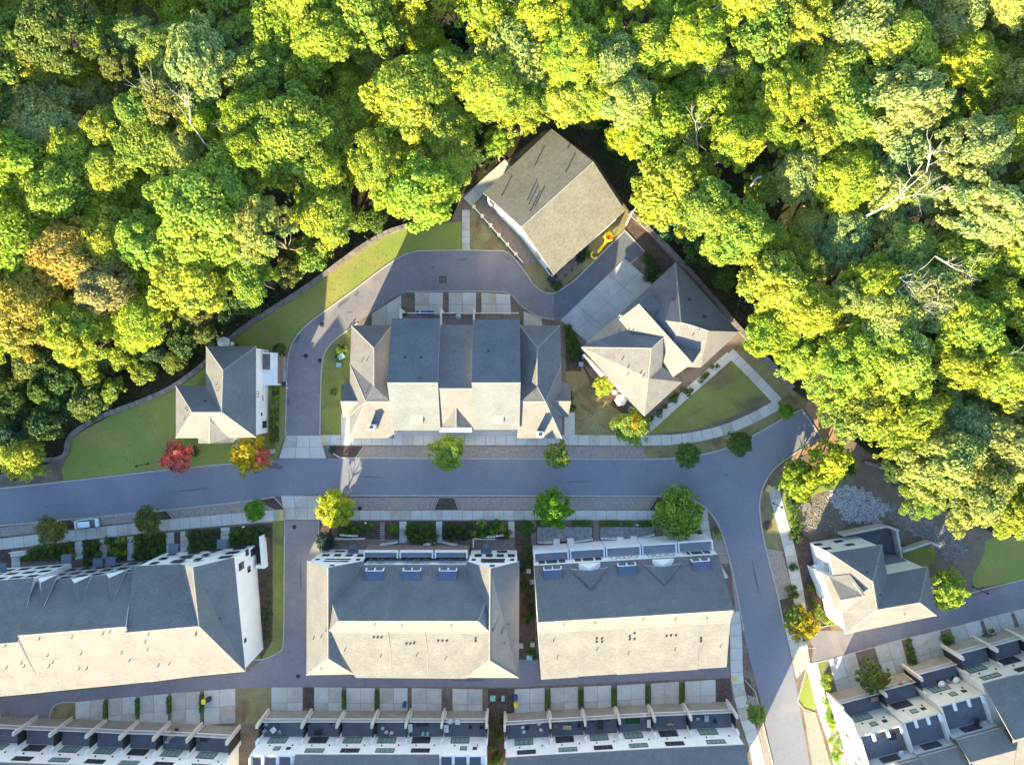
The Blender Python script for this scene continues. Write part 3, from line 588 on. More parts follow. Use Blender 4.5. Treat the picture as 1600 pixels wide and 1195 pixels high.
# piers and low wall of the side terrace
T = tag(empty('terrace_wall'), 'low cream wall with square piers along the brick terrace below the tan roofed house', 'garden wall')
a, c = P(741, 325), P(834, 430); dd = (c - a).normalized()
b = MB(); xf = Matrix.Translation(a) @ Matrix.Rotation(math.atan2(dd.y, dd.x), 4, 'Z'); b.box(0, -.08, 0, (c - a).length * .82, .08, .6, xf=xf); b.build('low_wall', M['offwhite'], T)
for k in range(6):
    q = a + dd * (k * 2.35); b = MB(); b.box(q.x - .25, q.y - .25, 0, q.x + .25, q.y + .25, 1.2); b.box(q.x - .3, q.y - .3, 1.2, q.x + .3, q.y + .3, 1.3); b.build('pier', M['cream'], T)

# ------------------------------------------------------------------ 4 big hipped house north east
H4 = house('corner_house', 'sprawling hipped roof house set diagonally beside the wide concrete drive and the forest')
V = [(1055.7, 410.4, 6.4), (1064.3, 503.8, 11.6), (1155.3, 518.5, 6.4), (1106, 514.5, 9.0), (1094.3, 574, 6.4), (1047, 522, 8.6), (962.5, 496.5, 6.4), (1010, 470, 8.0), (1030, 560, 7), (908.4, 542.2, 6.2)]
roof(H4, [(1055.7, 410.4, 6.4), (1064.3, 503.8, 11.4), (1155.3, 518.5, 6.4), (1107, 517, 10.4), (1095, 574, 6.4), (1040, 572, 7.5), (967, 492, 6.4), (1080, 508, 11.0)],
     [(0, 6, 5, 1), (0, 1, 7, 3, 2), (2, 3, 4), (1, 5, 4, 3, 7)])
roof(H4, [(998, 474.7, 10.6), (1082, 567.8, 10.6), (1015.5, 456.5, 9.0), (1034.5, 477, 8.9), (1042, 516, 7.8), (1096, 546, 8.2), (967.5, 498, 7.6), (987, 522, 7.6), (1034, 568, 7.6), (1050, 590, 7.0)],
     [(0, 2, 3, 4, 5, 1), (0, 1, 9, 8, 7, 6)], over=.3)
roof(H4, [(908.4, 542.2, 6.2), (962.5, 496.5, 6.2), (987, 522, 8.0), (1036.5, 527, 10.2), (1018, 544, 10.4), (1014, 591, 9.4), (1007, 650.3, 6.0), (1036, 560, 9.6), (1034, 572, 8.2), (1066, 597, 6.2), (1017, 594, 9.2), (1050, 586, 7)],
     [(0, 4, 3, 2, 1), (0, 6, 5, 4), (4, 5, 8, 7, 3), (5, 6, 9, 8)])
roof(H4, [(1062.5, 503, 11.0), (1050, 516, 9.0), (1078, 505, 11.0), (1106, 515, 10.4), (1105, 528, 9.0), (1090, 550, 8.6), (1060, 530, 8.4)], [(0, 1, 6, 5, 4, 3, 2)], wall=None, caps=False)
vents(H4, [(1051.5, 468), (1076.6, 468), (1100, 494.6)], 'b', 1.3); vents(H4, [(967, 517.7), (976, 530), (979, 538.5), (972, 561.5), (980.6, 575), (980.6, 585), (1000.5, 583.5), (1005, 588), (1086.5, 470), (1110, 494), (1026, 488.5), (1092, 515), (1082, 524)])
b = MB(); pts = [P(910, 555), P(916, 549), P(943, 580), P(936, 588)]; b.prism([(q.x, q.y) for q in pts], 0, 3.2); b.build('side_porch', M['brick'], H4)
b = MB(); pts = [P(910, 555, 3.3), P(912, 553, 3.3), P(943, 585, 3.3), P(939, 589, 3.3)]; b.prism([(q.x, q.y) for q in pts], 3.2, 4.0); b.build('porch_parapet', M['cream'], H4)
A, B = P(1007, 650.3, 6.0), P(1066, 597, 6.2); dd = (B - A).to_2d().normalized(); nn = Vector((dd.y, -dd.x))
A2 = A.to_2d() - nn * .37 + dd * .5; B2 = B.to_2d() - nn * .37 - dd * .5
for t in (.2, .5, .8): win(H4, A2, B2, t, 3.5, 1.2, 1.8, 2, 2)

# ------------------------------------------------------------------ 5 end house south east
H5 = house('end_house', 'white house with cross gables beside the rock basin and the south east street')
roof(H5, [(1295.8, 863.2, 9.0), (1378.4, 850.5, 9.0), (1364, 908.5, 12.6), (1386.5, 894, 9.0), (1374.5, 951.5, 12.2), (1371, 952, 12.4), (1315, 955.5, 8.6), (1303.5, 908, 8.6), (1371, 952, 12.4), (1321, 990.4, 8.4), (1437, 941, 11.6), (1463.6, 961.7, 8.4), (1450, 884.5, 8.4), (1386, 897, 8.6)],
     [(0, 2, 1), (1, 2, 5, 13), (0, 7, 6, 5, 2), (6, 9, 5), (9, 11, 10, 5), (5, 10, 12, 13), (10, 11, 12)])
roof(H5, [(1296, 901, 8.4), (1328, 897, 10.6), (1353, 930, 12.3), (1313.5, 937.5, 10.4), (1306, 955, 8.0), (1317, 957, 9.4), (1283, 893, 7.0)], [(0, 1, 2, 3), (3, 2, 5, 4), (0, 3, 4, 6)])
vents(H5, [(1354.5, 893.5), (1374.6, 928.7)], 'b', .7); vents(H5, [(1412, 959), (1370, 880)])
A, B = P(1378.4, 850.5, 9.0).to_2d(), P(1295.8, 863.2, 9.0).to_2d(); dd = (B - A).normalized(); nn = Vector((dd.y, -dd.x)); A -= nn * .37; B -= nn * .37
for x, z_ in ((1278, 2.2), (1292, 5.4), (1310, 2.2), (1328, 5.2)): win(H5, A, B, x, z_, 1.5, 1.2, 2, 1, by='x')
A, B = P(1295.8, 863.2, 8.6).to_2d(), P(1303.5, 908, 8.6).to_2d(); dd = (B - A).normalized(); nn = Vector((dd.y, -dd.x)); A -= nn * .37; B -= nn * .37
for y_ in (876, 886): win(H5, A, B, y_, 5.6, 1.1, 1.5, 2, 2, by='y')
A, B = P(1283, 893, 7.0).to_2d(), P(1306, 955, 7.2).to_2d(); dd = (B - A).normalized(); nn = Vector((dd.y, -dd.x)); A -= nn * .37; B -= nn * .37
for k in range(3):
    for z_ in (2.0, 4.9): win(H5, A, B, .2 + .28 * k, z_, 1.6, 2.3, 3, 4, g='glass_green')
b = MB(); b.prism([tuple(P(*q, 2.8)[:2]) for q in [(1272, 884), (1284, 880), (1290, 896), (1276, 900)]], 2.6, 2.8); b.build('entry_canopy', M['white'], H5)
# retaining walls of its back garden
for nm, pts, hh in (('garden_wall', [(1308, 832), (1375, 818), (1394, 825)], 2.4), ('garden_wall', [(1394, 825), (1402, 868)], 1.6), ('garden_wall', [(1403, 858), (1446, 844), (1460, 850)], 1.8)):
    p = [P(*q) for q in pts]; b = MB()
    for a, c in zip(p, p[1:]):
        d = (c - a); xf = Matrix.Translation(a) @ Matrix.Rotation(math.atan2(d.y, d.x), 4, 'Z'); b.box(0, -.2, 0, d.length, .2, hh, xf=xf)
    tag(b.build('garden_wall', M['concrete']), {0: 'long pale retaining wall north of the white end house, beside the rocks', 1: 'short pale wall running south from the retaining wall behind the end house', 2: 'low pale wall between the stones and the small yard of the end house'}[[2.4, 1.6, 1.8].index(hh)], 'wall')
sheet('yard', [(1310, 836), (1392, 828), (1400, 866), (1330, 872)], Zg + .01, M['asphalt_new']); sheet('yard', [(1404, 862), (1458, 852), (1464, 880), (1410, 890)], Zg + .01, M['grass'])
b = MB(); b.prism([tuple(P(*q, 3)[:2]) for q in [(1384, 872), (1406, 870), (1430, 882), (1432, 905), (1386, 900)]], 0, 3.0); b.build('rear_terrace', M['deck'], H5)
b = MB(); q = P(1404, 886, 3); b.box(q.x - 1, q.y - .6, 3, q.x + 1, q.y + .6, 3.4); tag(b.build('patio_sofa', M['black']), 'black sofa on the dark rear terrace of the end house', 'sofa')

# ------------------------------------------------------------------ townhouse rows facing the street
def dormer_shed(parent, px, py, wd=3.0, dp=1.9, rz=0, m='metal'):
    q = hit(parent, px, py)
    o = empty('shed_dormer', q, R(rz)); o.parent = parent; n = 5
    b = MB(); b.add([(-wd / 2, dp * .5, .25), (wd / 2, dp * .5, .25), (wd / 2, -dp * .5, .62), (-wd / 2, -dp * .5, .62), (-wd / 2, dp * .5, -.9), (wd / 2, dp * .5, -.9), (-wd / 2, -dp * .5, .2), (wd / 2, -dp * .5, .2)],
                     [(3, 2, 1, 0), (0, 1, 5, 4), (0, 4, 6, 3), (1, 2, 7, 5), (2, 3, 6, 7)])
    for k in range(n + 1):
        xx = -wd / 2 + k * wd / n; b.box(xx - .03, -dp / 2, 0, xx + .03, dp / 2, .06, xf=Matrix.Translation((0, 0, .43)) @ Matrix.Rotation(math.atan2(-.37, dp), 4, 'X'))
    b.build('metal_roof', M[m], o)
    f = MB(); f.box(-wd / 2 - .05, dp / 2, .16, wd / 2 + .05, dp / 2 + .12, .3)
    for xx in (-wd / 2, 0, wd / 2): f.box(xx - .09, dp / 2, -.8, xx + .09, dp / 2 + .35, .28)
    f.build('window_surround', M['white'], o)
    return o
# central row
H6 = house('townhouse_row', 'middle block of white townhouses with hipped cream roof and three blue metal dormers', 'townhouses', 'townhouse rows south of the street')
e = 8.2
roof(H6, [(566, 882, e), (731, 882, e), (747, 970, 14.8), (528.8, 970, 14.8), (512.6, 925, 11.6), (766, 925, 11.6), (512.6, 987, 12.7), (765, 987.5, 12.7), (556, 1058.5, 9.0), (728, 1060, 9.0), (512.6, 987, 12.7)],
     [(0, 1, 5, 2, 3, 4), (3, 2, 7, 6), (6, 7, 9, 8), (3, 6, 4), (2, 5, 7)], over=.3)
roof(H6, [(479.5, 875.3, 9.6), (512.6, 886.5, 14.2), (567.4, 876, 9.4), (512.6, 940, 14.2), (512.6, 987, 14.2), (512.6, 1028.5, 12.6), (478.7, 1054.5, 8.8), (553, 1053, 8.8), (545, 930, 11.0)],
     [(0, 1, 5, 6), (1, 2, 8, 7, 5), (5, 7, 6)])
roof(H6, [(811.6, 876.8, 9.6), (766, 888, 14.2), (728, 876, 9.4), (765, 1031.4, 12.6), (810.5, 1058.7, 8.8), (728, 1058.5, 8.8), (735, 930, 10.4)], [(0, 4, 3, 1), (1, 3, 5, 6, 2), (3, 4, 5)])
for x in (565, 620): pass
def seam(parent, pts, m='ridge', r=.045):
    w_ = []
    for a in pts:
        h = hit(parent, *a)
        if h: w_.append(h + Vector((0, 0, .02)))
    if len(w_) > 1: b = MB(); b.tube(w_, [r] * len(w_), n=4); b.build('roof_seam', M[m], parent)
seam(H6, [(615, 885), (608, 930), (604, 968)]); seam(H6, [(672, 885), (667, 930), (664, 968)]); seam(H6, [(604, 972), (606, 986), (611, 1020), (612, 1056)]); seam(H6, [(664, 972), (664, 986), (668, 1020), (668, 1056)])
for x in (585.5, 643.5, 700): dormer_shed(H6, x, 900)
vents(H6, [(584, 995), (590, 995), (596, 995), (635, 1005), (641, 1005), (647, 1004), (684.5, 1000.5), (691, 1000.5), (698, 1000.5), (743, 997), (743, 1001), (770, 984), (784, 988)], 'b', .8)
vents(H6, [(594.6, 1025), (651, 1023.5), (695.5, 1029), (538.6, 1015.5), (502, 994), (490, 997), (509.5, 984.5), (502, 1044), (586, 975), (628, 977), (705, 977), (788, 1004), (795.5, 974)])
# terraces between the gables
yF, yB = P(0, 861.5, 5.7).y, P(0, 881, 8).y + .3
for x0, x1 in ((568, 624), (624, 678.5), (678.5, 732)):
    a, c = (x0 - 800) * SC * .962, (x1 - 800) * SC * .962
    b = MB(); b.box(a + .02, yB + .02, -.05, c - .02, yF, 4.6); b.build('ground_floor', M['brick'], H6)
    b = MB(); b.box(a + .04, yB + .03, 4.6, c - .04, yF - .22, 4.7); b.build('terrace_floor', M['grey'], H6)
    b = MB(); b.box(a + .15, yF - .2, 4.6, c - .15, yF + .03, 5.7); b.box(a + .15, yB + .1, 4.6, a + .35, yF - .2, 5.7); b.box(c - .35, yB + .1, 4.6, c - .15, yF - .2, 5.7); b.build('terrace_parapet', M['white'], H6)
    for t, ww in ((.25, 1.1), (.52, 1.7), (.8, 1.1)): win(H6, (c, yB), (a, yB), 1 - t, 6.1, ww * .85, 1.3, 1 if ww < 1.5 else 2, 1)
for (xa, xb) in ((479.5, 567.4), (728, 811.6)):
    a, c = (xa - 800) * SC * .926 + .4, (xb - 800) * SC * .926 - .4; y_ = P(0, 876, 9.5).y - .28; L = c - a
    for k in range(4): win(H6, (c, y_), (a, y_), .12 + .235 * k, 4.6, 1.25, 1.4, 2, 1)
    win(H6, (c, y_), (a, y_), .5, 7.5, L * .5, .55, 5, 1); win(H6, (c, y_), (a, y_), .5, 8.9, L * .48, .5, 5, 1)
    win(H6, (c, y_), (a, y_), .1, 7.6, .7, .8); win(H6, (c, y_), (a, y_), .9, 7.6, .7, .8); win(H6, (c, y_), (a, y_), .5, 11.6, .8, .6)
    win(H6, (c, y_), (a, y_), .32 if xa > 700 else .62, 1.8, 1.9, .9, 3, 1)
    cx = a + L * (.34 if xa > 700 else .68); b = MB(); b.box(cx - 1.0, y_, 2.9, cx + 1.0, y_ + .9, 3.1); b.tube([(cx, y_ + .9, 3.0), (cx, y_ + 1.5, 3.0)], [.6, .5], n=10); b.build('awning', M['metal'], H6)
    b = MB(); b.box(a + .3, y_ + .6, 0, a + .5, y_ + 2.2, 1.4); b.box(a + .5, y_ + 2.0, 0, cx + 1.6, y_ + 2.2, .9); b.build('porch_wall', M['cream'], H6)

# east row
H7 = house('townhouse_row', 'right hand block of white townhouses with two gabled dormers, beside the curving street', 'townhouses', 'townhouse rows south of the street')
def onl(a, b_, t): return tuple(x + (y - x) * t for x, y in zip(a, b_))
nW, nE = (834.5, 883.5, 8.2), (1122, 866, 8.2); rW, rE = (840.4, 972, 15.0), (1146.4, 953.2, 15.0); kW, kE = (841, 987.4, 13.2), (1141, 971.3, 13.2); sW, sE = (845.4, 1061.2, 9.0), (1135.3, 1043, 9.0)
cuts = [0, .2, .413, .845, 1]
for i in range(4):
    t0, t1 = cuts[i], cuts[i + 1]; dh = (0, .06, .12, .05)[i]; dy = (0, -1, 0, -1)[i]
    g_ = [onl(a, b_, t) for a, b_ in ((nW, nE), (rW, rE), (kW, kE), (sW, sE)) for t in (t0, t1)]
    g_ = [(x, y + (dy if k > 5 else 0), z + dh) for k, (x, y, z) in enumerate(g_)]
    roof(H7, g_, [(0, 1, 3, 2), (2, 3, 5, 4), (4, 5, 7, 6)], over=.02 if i else .05, caps=True)
for x, y in ((864, 898), (980, 892), (1095, 885)): dormer_shed(H7, x, y, rz=3.5)
for x, y in ((921, 888), (1036, 882)):
    q = P(x, y, 10.2); V = [(-3.8, 0, -1.9), (3.8, 0, -1.9), (0, 0, .4), (0, -8.0, .2 + 2.0)]
    a1, a2, ap, bk = (x - 29, y + 1, 9.5), (x + 29, y - 2, 9.5), (x, y + 3, 11.3), (x + 3, y + 32, 12.0)
    roof(H7, [a1, a2, ap, bk], [(0, 3, 2), (2, 3, 1)], wall=None, caps=False)
    A, B, C = P(x - 17, y - 6, 8.8), P(x + 17, y - 8, 8.8), P(x, y + 2, 10.9)
    b = MB(); up = Vector((0, .25, 0)); b.add([A + up, B + up, C + up, A - up * 3, B - up * 3, C - up * 3], [(0, 2, 1), (0, 1, 4, 3), (1, 2, 5, 4), (2, 0, 3, 5)]); b.build('dormer_gable', M['white'], H7)
    A, B = P(x - 15, y - 8, 7.4), P(x + 15, y - 10, 7.4); b = MB(); xf = Matrix.Translation(A) @ Matrix.Rotation(math.atan2((B - A).y, (B - A).x), 4, 'Z'); b.box(0, -.3, 0, (B - A).length, .3, .35, xf=xf); b.build('dormer_sill', M['white'], H7)
vents(H7, [(932, 997), (940, 997), (932, 1002), (940.5, 1002), (983.7, 998), (983.7, 993.5), (991, 998), (991, 988.7), (1041, 993), (1048, 992), (1056, 992), (1095, 996.5), (1095, 1001)], 'b', .8)
vents(H7, [(870.6, 1027), (932.5, 1014.5), (981, 1021), (1054, 1015), (1125, 1009.5), (864.8, 1000), (881, 975), (929, 973), (1004.5, 967), (1055, 967), (1103.8, 965)])
N0, N1 = P(834.5, 883.5, 8.2).to_2d(), P(1122, 866, 8.2).to_2d(); dd = (N1 - N0).normalized(); nn = Vector((-dd.y, dd.x)); ang = math.atan2(dd.y, dd.x); LL = (N1 - N0).length
for i in range(5):
    base = N0 + dd * (LL * i / 5) - nn * .04; wd = LL / 5; xf = Matrix.Translation((base.x, base.y, 0)) @ Matrix.Rotation(ang, 4, 'Z')
    dpt = 1.7 + .08 * i
    b = MB(); b.box(.04, .02, -.05, wd - .04, dpt, 4.6, xf=xf); b.build('ground_floor', M['white'], H7)
    b = MB(); b.box(.06, .03, 4.6, wd - .06, dpt - .22, 4.7, xf=xf); b.build('terrace_floor', M['grey'], H7)
    b = MB(); b.box(.12, dpt - .2, 4.6, wd - .12, dpt + .03, 5.8, xf=xf); b.box(.12, .1, 4.6, .32, dpt - .2, 5.8, xf=xf); b.box(wd - .32, .1, 4.6, wd - .12, dpt - .2, 5.8, xf=xf); b.build('terrace_parapet', M['white'], H7)
    A, B = base + dd * wd, base
    for t, ww in ((.22, 1.1), (.5, 1.9), (.78, 1.1)): win(H7, A, B, 1 - t, 6.2, ww, 1.8, 1 if ww < 1.5 else 2, 1, fr='frame')
# scalloped porch fences
sc_n = 0
def scallop(px0, py0, px1, py1, lab):
    a, c = P(px0, py0), P(px1, py1); d = c - a; L = d.length; n = 9
    t = tag(empty('picket_fence', a, math.atan2(d.y, d.x)), lab, 'fence', 'white porch fences')
    for k in range(n):
        u = (k + .5) / n; hh = .8 + .35 * math.sin(u * math.pi); m = MB(); m.box(u * L - L / n * .36, -.12, 0, u * L + L / n * .36, .12, hh); m.build('picket', M['offwhite'], t)
    m = MB(); m.box(0, -.04, .3, L, .04, .4); m.build('rail', M['offwhite'], t)
for a in [(532, 834, 560, 836, 'white scalloped fence at the far left of the middle block'), (594, 850, 622, 846, 'white scalloped fence left of the second front walk of the middle block'), (662, 849, 681, 847, 'short white fence left of the third front walk of the middle block'), (692, 846, 716, 850, 'white scalloped fence right of the third front walk'),
          (752, 838, 792, 834, 'white scalloped fence at the right end of the middle block'), (840, 846, 866, 846, 'first white fence in the gravel courts, furthest left'), (896, 845, 926, 841, 'second white fence in the gravel courts'), (938, 840, 968, 840, 'third white fence in the gravel courts, right of the middle brick walk'), (998, 840, 1022, 834, 'fourth white fence in the gravel courts'), (1050, 836, 1076, 830, 'white fence under the large street tree, furthest right')]: scallop(*a)
for i, (x0, x1) in enumerate(((839, 925), (938, 1023), (1035, 1078))):
    sheet('gravel_court', [(x0, 823), (x1, 823), (x1, 842), (x0, 848)], .03, M['rock_grey'])
    for k, xx in enumerate((x0 + (x1 - x0) * .35, x0 + (x1 - x0) * .6)):
        a = P(xx, 845 - i * 3 - k); b = MB(); b.box(-.5, -.5, 0, .5, .5, .9); b.box(-.6, -.6, .9, .6, .6, 1.0)
        tag(b.build('stair_pier', M['offwhite'], None, a), ['square white pier in the left gravel court, %s of its pair', 'square white pier in the middle gravel court, %s of its pair', 'square white pier in the right gravel court, %s of its pair'][i] % ('left' if k == 0 else 'right'), 'pier', 'white piers of the front courts')

# west row
H8 = house('townhouse_row', 'left hand block of white townhouses with a long cream roof and three slim dormer gables', 'townhouses', 'townhouse rows south of the street')
roof(H8, [(208.4, 884, 10.6), (281.3, 880.7, 10.6), (301.5, 886, 14.2), (365.8, 870.3, 10.6), (383.5, 1049, 9.6), (310.9, 978, 15.2), (196, 988, 15.2), (300.5, 1056.8, 9.6), (232.7, 1065.5, 9.6), (300, 1056.8, 9.6)],
     [(0, 1, 5, 6), (1, 2, 5), (2, 3, 4, 5), (6, 5, 4, 7, 8)], over=.3)
roof(H8, [(208, 893, 9.8), (196, 978.7, 15.6), (27.8, 992.6, 15.6), (50, 909, 9.8), (232.7, 1065, 9.5), (69.5, 1081, 9.5)], [(3, 2, 1, 0), (2, 5, 4, 1)], wall='grey', over=.25)
roof(H8, [(53, 902, 10.6), (27.8, 1003, 15.0), (-420, 1040, 15.0), (-410, 938, 10.6), (69.5, 1081.5, 9.4), (-410, 1125, 9.4)], [(3, 2, 1, 0), (2, 5, 4, 1)], over=.25)  # western end is out of frame, lengthened to shade the street
for x, y in ((63, 905), (116, 906), (170, 898)):
    roof(H8, [(x - 5, y - 2, 10.2), (x, y + 5, 12.4), (x + 28, y - 8, 10.0), (x + 5, y + 42, 12.9)], [(0, 1, 3), (1, 2, 3)], wall=None, name='dormer_roof', caps=False)
    A, B, C = P(x - 5, y - 2, 10.1), P(x, y + 5, 12.3), P(x + 28, y - 8, 9.9); b = MB(); b.add([A, B, C], [(0, 1, 2)]); b.build('dormer_gable', M['white'], H8)
for (a0, a1, uu) in ((365.8, 208.4, 870.3), ):
    A, B = P(365.8, 870.3, 10.6).to_2d(), P(208.4, 884, 10.6).to_2d(); dd = (B - A).normalized(); nn = Vector((dd.y, -dd.x)); A -= nn * .32; B -= nn * .32
    for t in (.14, .42, .62, .86):
        for z_ in (2.0, 5.2, 8.3): win(H8, A, B, t, z_, 2.2 if t in (.14, .62) else 1.2, 1.4, 3 if t in (.14, .62) else 1, 1)
A, B = P(208, 893, 9.8).to_2d(), P(50, 909, 9.8).to_2d(); dd = (B - A).normalized(); nn = Vector((dd.y, -dd.x)); A -= nn * .26; B -= nn * .26
for t in (.1, .25, .42, .58, .74, .9):
    for z_ in (2.0, 5.2, 8.0): win(H8, A, B, t, z_, 1.7, 1.4, 2, 1)
A, B = P(53, 902, 10.6).to_2d(), P(-410, 938, 10.6).to_2d(); A.y += -.3; B.y += -.3
for t in (.035, .09, .15, .21, .27, .33, .4):
    for z_ in (2.0, 5.2, 8.3): win(H8, A, B, t, z_, 1.9, 1.4, 2, 1)
A, B = P(383.5, 1049, 9.6).to_2d(), P(365.8, 870.3, 10.6).to_2d(); A.x -= .33; B.x -= .33
for y_, z_, ww, hh in ((884, 7.2, 1.3, 2.2), (863, 4.2, 1.1, 1.4), (862, 1.4, 1.3, 2.3), (889, 3.9, 1.1, 1.4), (1000, 8.0, .7, .9)): win(H8, A, B, y_, z_, ww, hh, 1, 1, by='y')
for i, (x, y, z_) in enumerate(((347, 849, 4), (271, 856, 4), (153, 878, 3.5), (173, 876, 3.5), (104, 872, 4), (2, 886, 4))):
    q = P(x, y, z_); b = MB(); b.box(-.9, -.9, -.1, .9, .55, .1); b.box(-.9, .55, -.6, .9, .65, .1); b.build('awning', M['metal'], H8, q)
vents(H8, [(344.5, 965), (345, 1003), (306, 990), (306.5, 992), (232.5, 991), (227, 1003), (231, 1015), (248, 1039.5), (265, 1037), (203, 1032), (190.5, 1020), (136, 1044.5), (124, 1045), (127, 1021.5), (75, 1024), (77, 1041), (83, 1034.5), (34, 1036), (38, 1041), (11, 1043), (61.5, 998.5), (112.5, 996), (161.6, 990), (172, 988), (9, 1009)])
wl = tag(empty('garden_wall'), 'white L shaped garden wall at the street end of the left townhouse block', 'wall')
b = MB(); p = [P(410, 835), P(415.5, 833), P(419, 884), P(405, 884), P(405, 879), P(413.5, 879)]; b.prism([(q.x, q.y) for q in p], 0, 1.8); b.build('wall_panel', M['white'], wl)

# ------------------------------------------------------------------ rows seen at the bottom: decks over garages
def deck_row(parent, pts, upd, terraces=(), wg='glass_green', hw=10.0, wallm='white', step=None):
    """pts: photo positions at ground of the pier fronts"""
    W = [P(*q).to_2d() for q in pts]; row = (W[-1] - W[0]).normalized(); bk = Vector((row.y, -row.x)) if upd is None else Vector(upd).normalized()
    n = len(W) - 1
    for i in range(n + 1):
        a = W[i]; d = row; b = MB()
        q = [a - d * .2, a + d * .2, a + d * .2 + bk * .7, a - d * .2 + bk * .7]
        b.prism([tuple(v) for v in q], 0, 6.3); b.build('pier', M['cream'], parent)
        b = MB(); b.prism([tuple(v) for v in (a - d * .06 + bk * .7, a + d * .06 + bk * .7, a + d * .06 + bk * 3.75, a - d * .06 + bk * 3.75)], 0, 5.1); b.build('privacy_screen', M['frame'], parent)
        b = MB(); b.prism([tuple(v) for v in (a - d * .2 + bk * 3.0, a + d * .2 + bk * 3.0, a + d * .2 + bk * 3.76, a - d * .2 + bk * 3.76)], 0, 6.3); b.build('wall_return', M[wallm], parent)
    for i in range(n):
        a, c = W[i], W[i + 1]
        if step: c = a + step * (c - a).dot(step)
        d = (c - a).normalized(); a = a + d * .22; c = c - d * .22; f0, f1 = a + bk * .5, c + bk * .5
        b = MB(); b.prism([tuple(v) for v in (f0, f1, c + bk * 17, a + bk * 17)], -.05, 3.1); b.build('garage_floor', M[wallm], parent)
        b = MB(); b.prism([tuple(v) for v in (f0 + bk * .2, f1 + bk * .2, c + bk * 3.7, a + bk * 3.7)], 3.1, 3.16); b.build('deck', M['deck'], parent)
        b = MB(); b.prism([tuple(v) for v in (f0, f1, f1 + bk * .14, f0 + bk * .14)], 4.02, 4.15); b.build('deck_rail', M['cream'], parent)
        b = MB(); b.prism([tuple(v) for v in (f0 + bk * .04, f1 + bk * .04, f1 + bk * .1, f0 + bk * .1)], 3.16, 4.02); b.build('deck_guard', M['grey'], parent)
        b = MB(); b.prism([tuple(v) for v in (f0 + d * .25 - bk * .06, f1 - d * .25 - bk * .06, f1 - d * .25, f0 + d * .25)], 0, 2.9); b.build('garage_door', M['door'], parent)
        T_ = i in terraces; w0, w1 = a + bk * 3.7 - d * .21, c + bk * 3.7 + d * .21
        top = 8.6 if T_ else hw - .15
        b = MB(); b.prism([tuple(v) for v in (w0, w1, c + bk * 17 + d * .21, a + bk * 17 - d * .21)], 3.1, top if T_ else top); b.build('upper_wall', M[wallm], parent)
        win(parent, w1, w0, .60, 4.5, 3.3, 2.1, 4, 1, g=wg if i % 3 != 1 else 'glass'); 
        if T_:
            win(parent, w1, w0, .5, 7.3, 1.2, 1.2, 1, 1, g=wg); win(parent, w1, w0, .25, 7.3, .8, .8, 1, 1)
            b = MB(); b.prism([tuple(v) for v in (w0, w1, w1 + bk * .25, w0 + bk * .25)], 8.6, 9.6); b.prism([tuple(v) for v in (w0 + bk * .25, w0 + d * .25 + bk * .25, w0 + d * .25 + bk * 5, w0 + bk * 5)], 8.6, 10); b.prism([tuple(v) for v in (w1 - d * .25 + bk * .25, w1 + bk * .25, w1 + bk * 5, w1 - d * .25 + bk * 5)], 8.6, 10); b.build('terrace_parapet', M[wallm], parent)
            b = MB(); b.prism([tuple(v) for v in (w0 + bk * .27 + d * .27, w1 + bk * .27 - d * .27, w1 + bk * 5 - d * .27, w0 + bk * 5 + d * .27)], 8.6, 8.66); b.build('terrace_floor', M['deck'], parent)
            for t in (.3, .62, .93):
                q = w0.lerp(w1, t); b = MB(); b.prism([tuple(v) for v in (q - d * .25 + bk * .02, q + d * .25 + bk * .02, q + d * .25 + bk * 1.3, q - d * .25 + bk * 1.3)], 9.7, 10.0); b.build('beam', M['offwhite'], parent)
            b = MB(); b.prism([tuple(v) for v in (w0 + bk * 5, w1 + bk * 5, w1 + bk * 5.3, w0 + bk * 5.3)], 8.6, 11); b.build('terrace_wall', M['grey'], parent)
            win(parent, w1 + bk * 5, w0 + bk * 5, .5, 9.8, 3.2, 1.6, 4, 1)
        else:
            win(parent, w1, w0, .55, 8.0, 3.3, 1.3, 4, 1, g=wg if i % 2 else 'glass')
        s0 = 4.9 if T_ else -.35
        r0, r1 = (10.6 + .25 * (s0 + .35)) if T_ else hw, 14.2
        A = [w0 + bk * s0, w1 + bk * s0, w1 + bk * 7.6, w0 + bk * 7.6, w1 + bk * 15.5, w0 + bk * 15.5]
        hz = [r0, r0, 14.2, 14.2, 9.8, 9.8]; VV = [(v.x, v.y, z) for v, z in zip(A, hz)] + [(v.x, v.y, z - .2) for v, z in zip(A, hz)]
        fc = [(0, 1, 2, 3), (3, 2, 4, 5)]; fc = [f if area([VV[k][:2] for k in f]) > 0 else f[::-1] for f in fc]
        fc += [(0, 6, 7, 1), (1, 7, 8, 2), (2, 8, 10, 4), (4, 10, 11, 5), (5, 11, 9, 3), (3, 9, 6, 0)]
        obj('roof', VV, fc, [M['shingle'], M['fascia_grey']], parent, [0, 0, 1, 1, 1, 1, 1, 1])
        for t, z_ in ((.3, 6.4), (.8, 6.3)):
            q = w0.lerp(w1, t) - bk * .1; b = MB(); b.box(q.x - .1, q.y - .1, z_ - .12, q.x + .1, q.y + .1, z_ + .12); b.build('wall_lamp', M['black'], parent)
    return W, row, bk
R1 = house('deck_townhouse_row', 'white townhouses with decks over garages at the bottom left corner', 'townhouses', 'townhouse rows along the bottom edge')
R2 = house('deck_townhouse_row', 'white townhouses with decks over garages directly below the middle block', 'townhouses', 'townhouse rows along the bottom edge')
R3 = house('deck_townhouse_row', 'white townhouses with decks over garages below the right hand block, by the curving street', 'townhouses', 'townhouse rows along the bottom edge')
R4 = house('deck_townhouse_row', 'cream townhouses at an angle in the bottom right corner, with sunlit white end wall', 'townhouses', 'townhouse rows along the bottom edge')
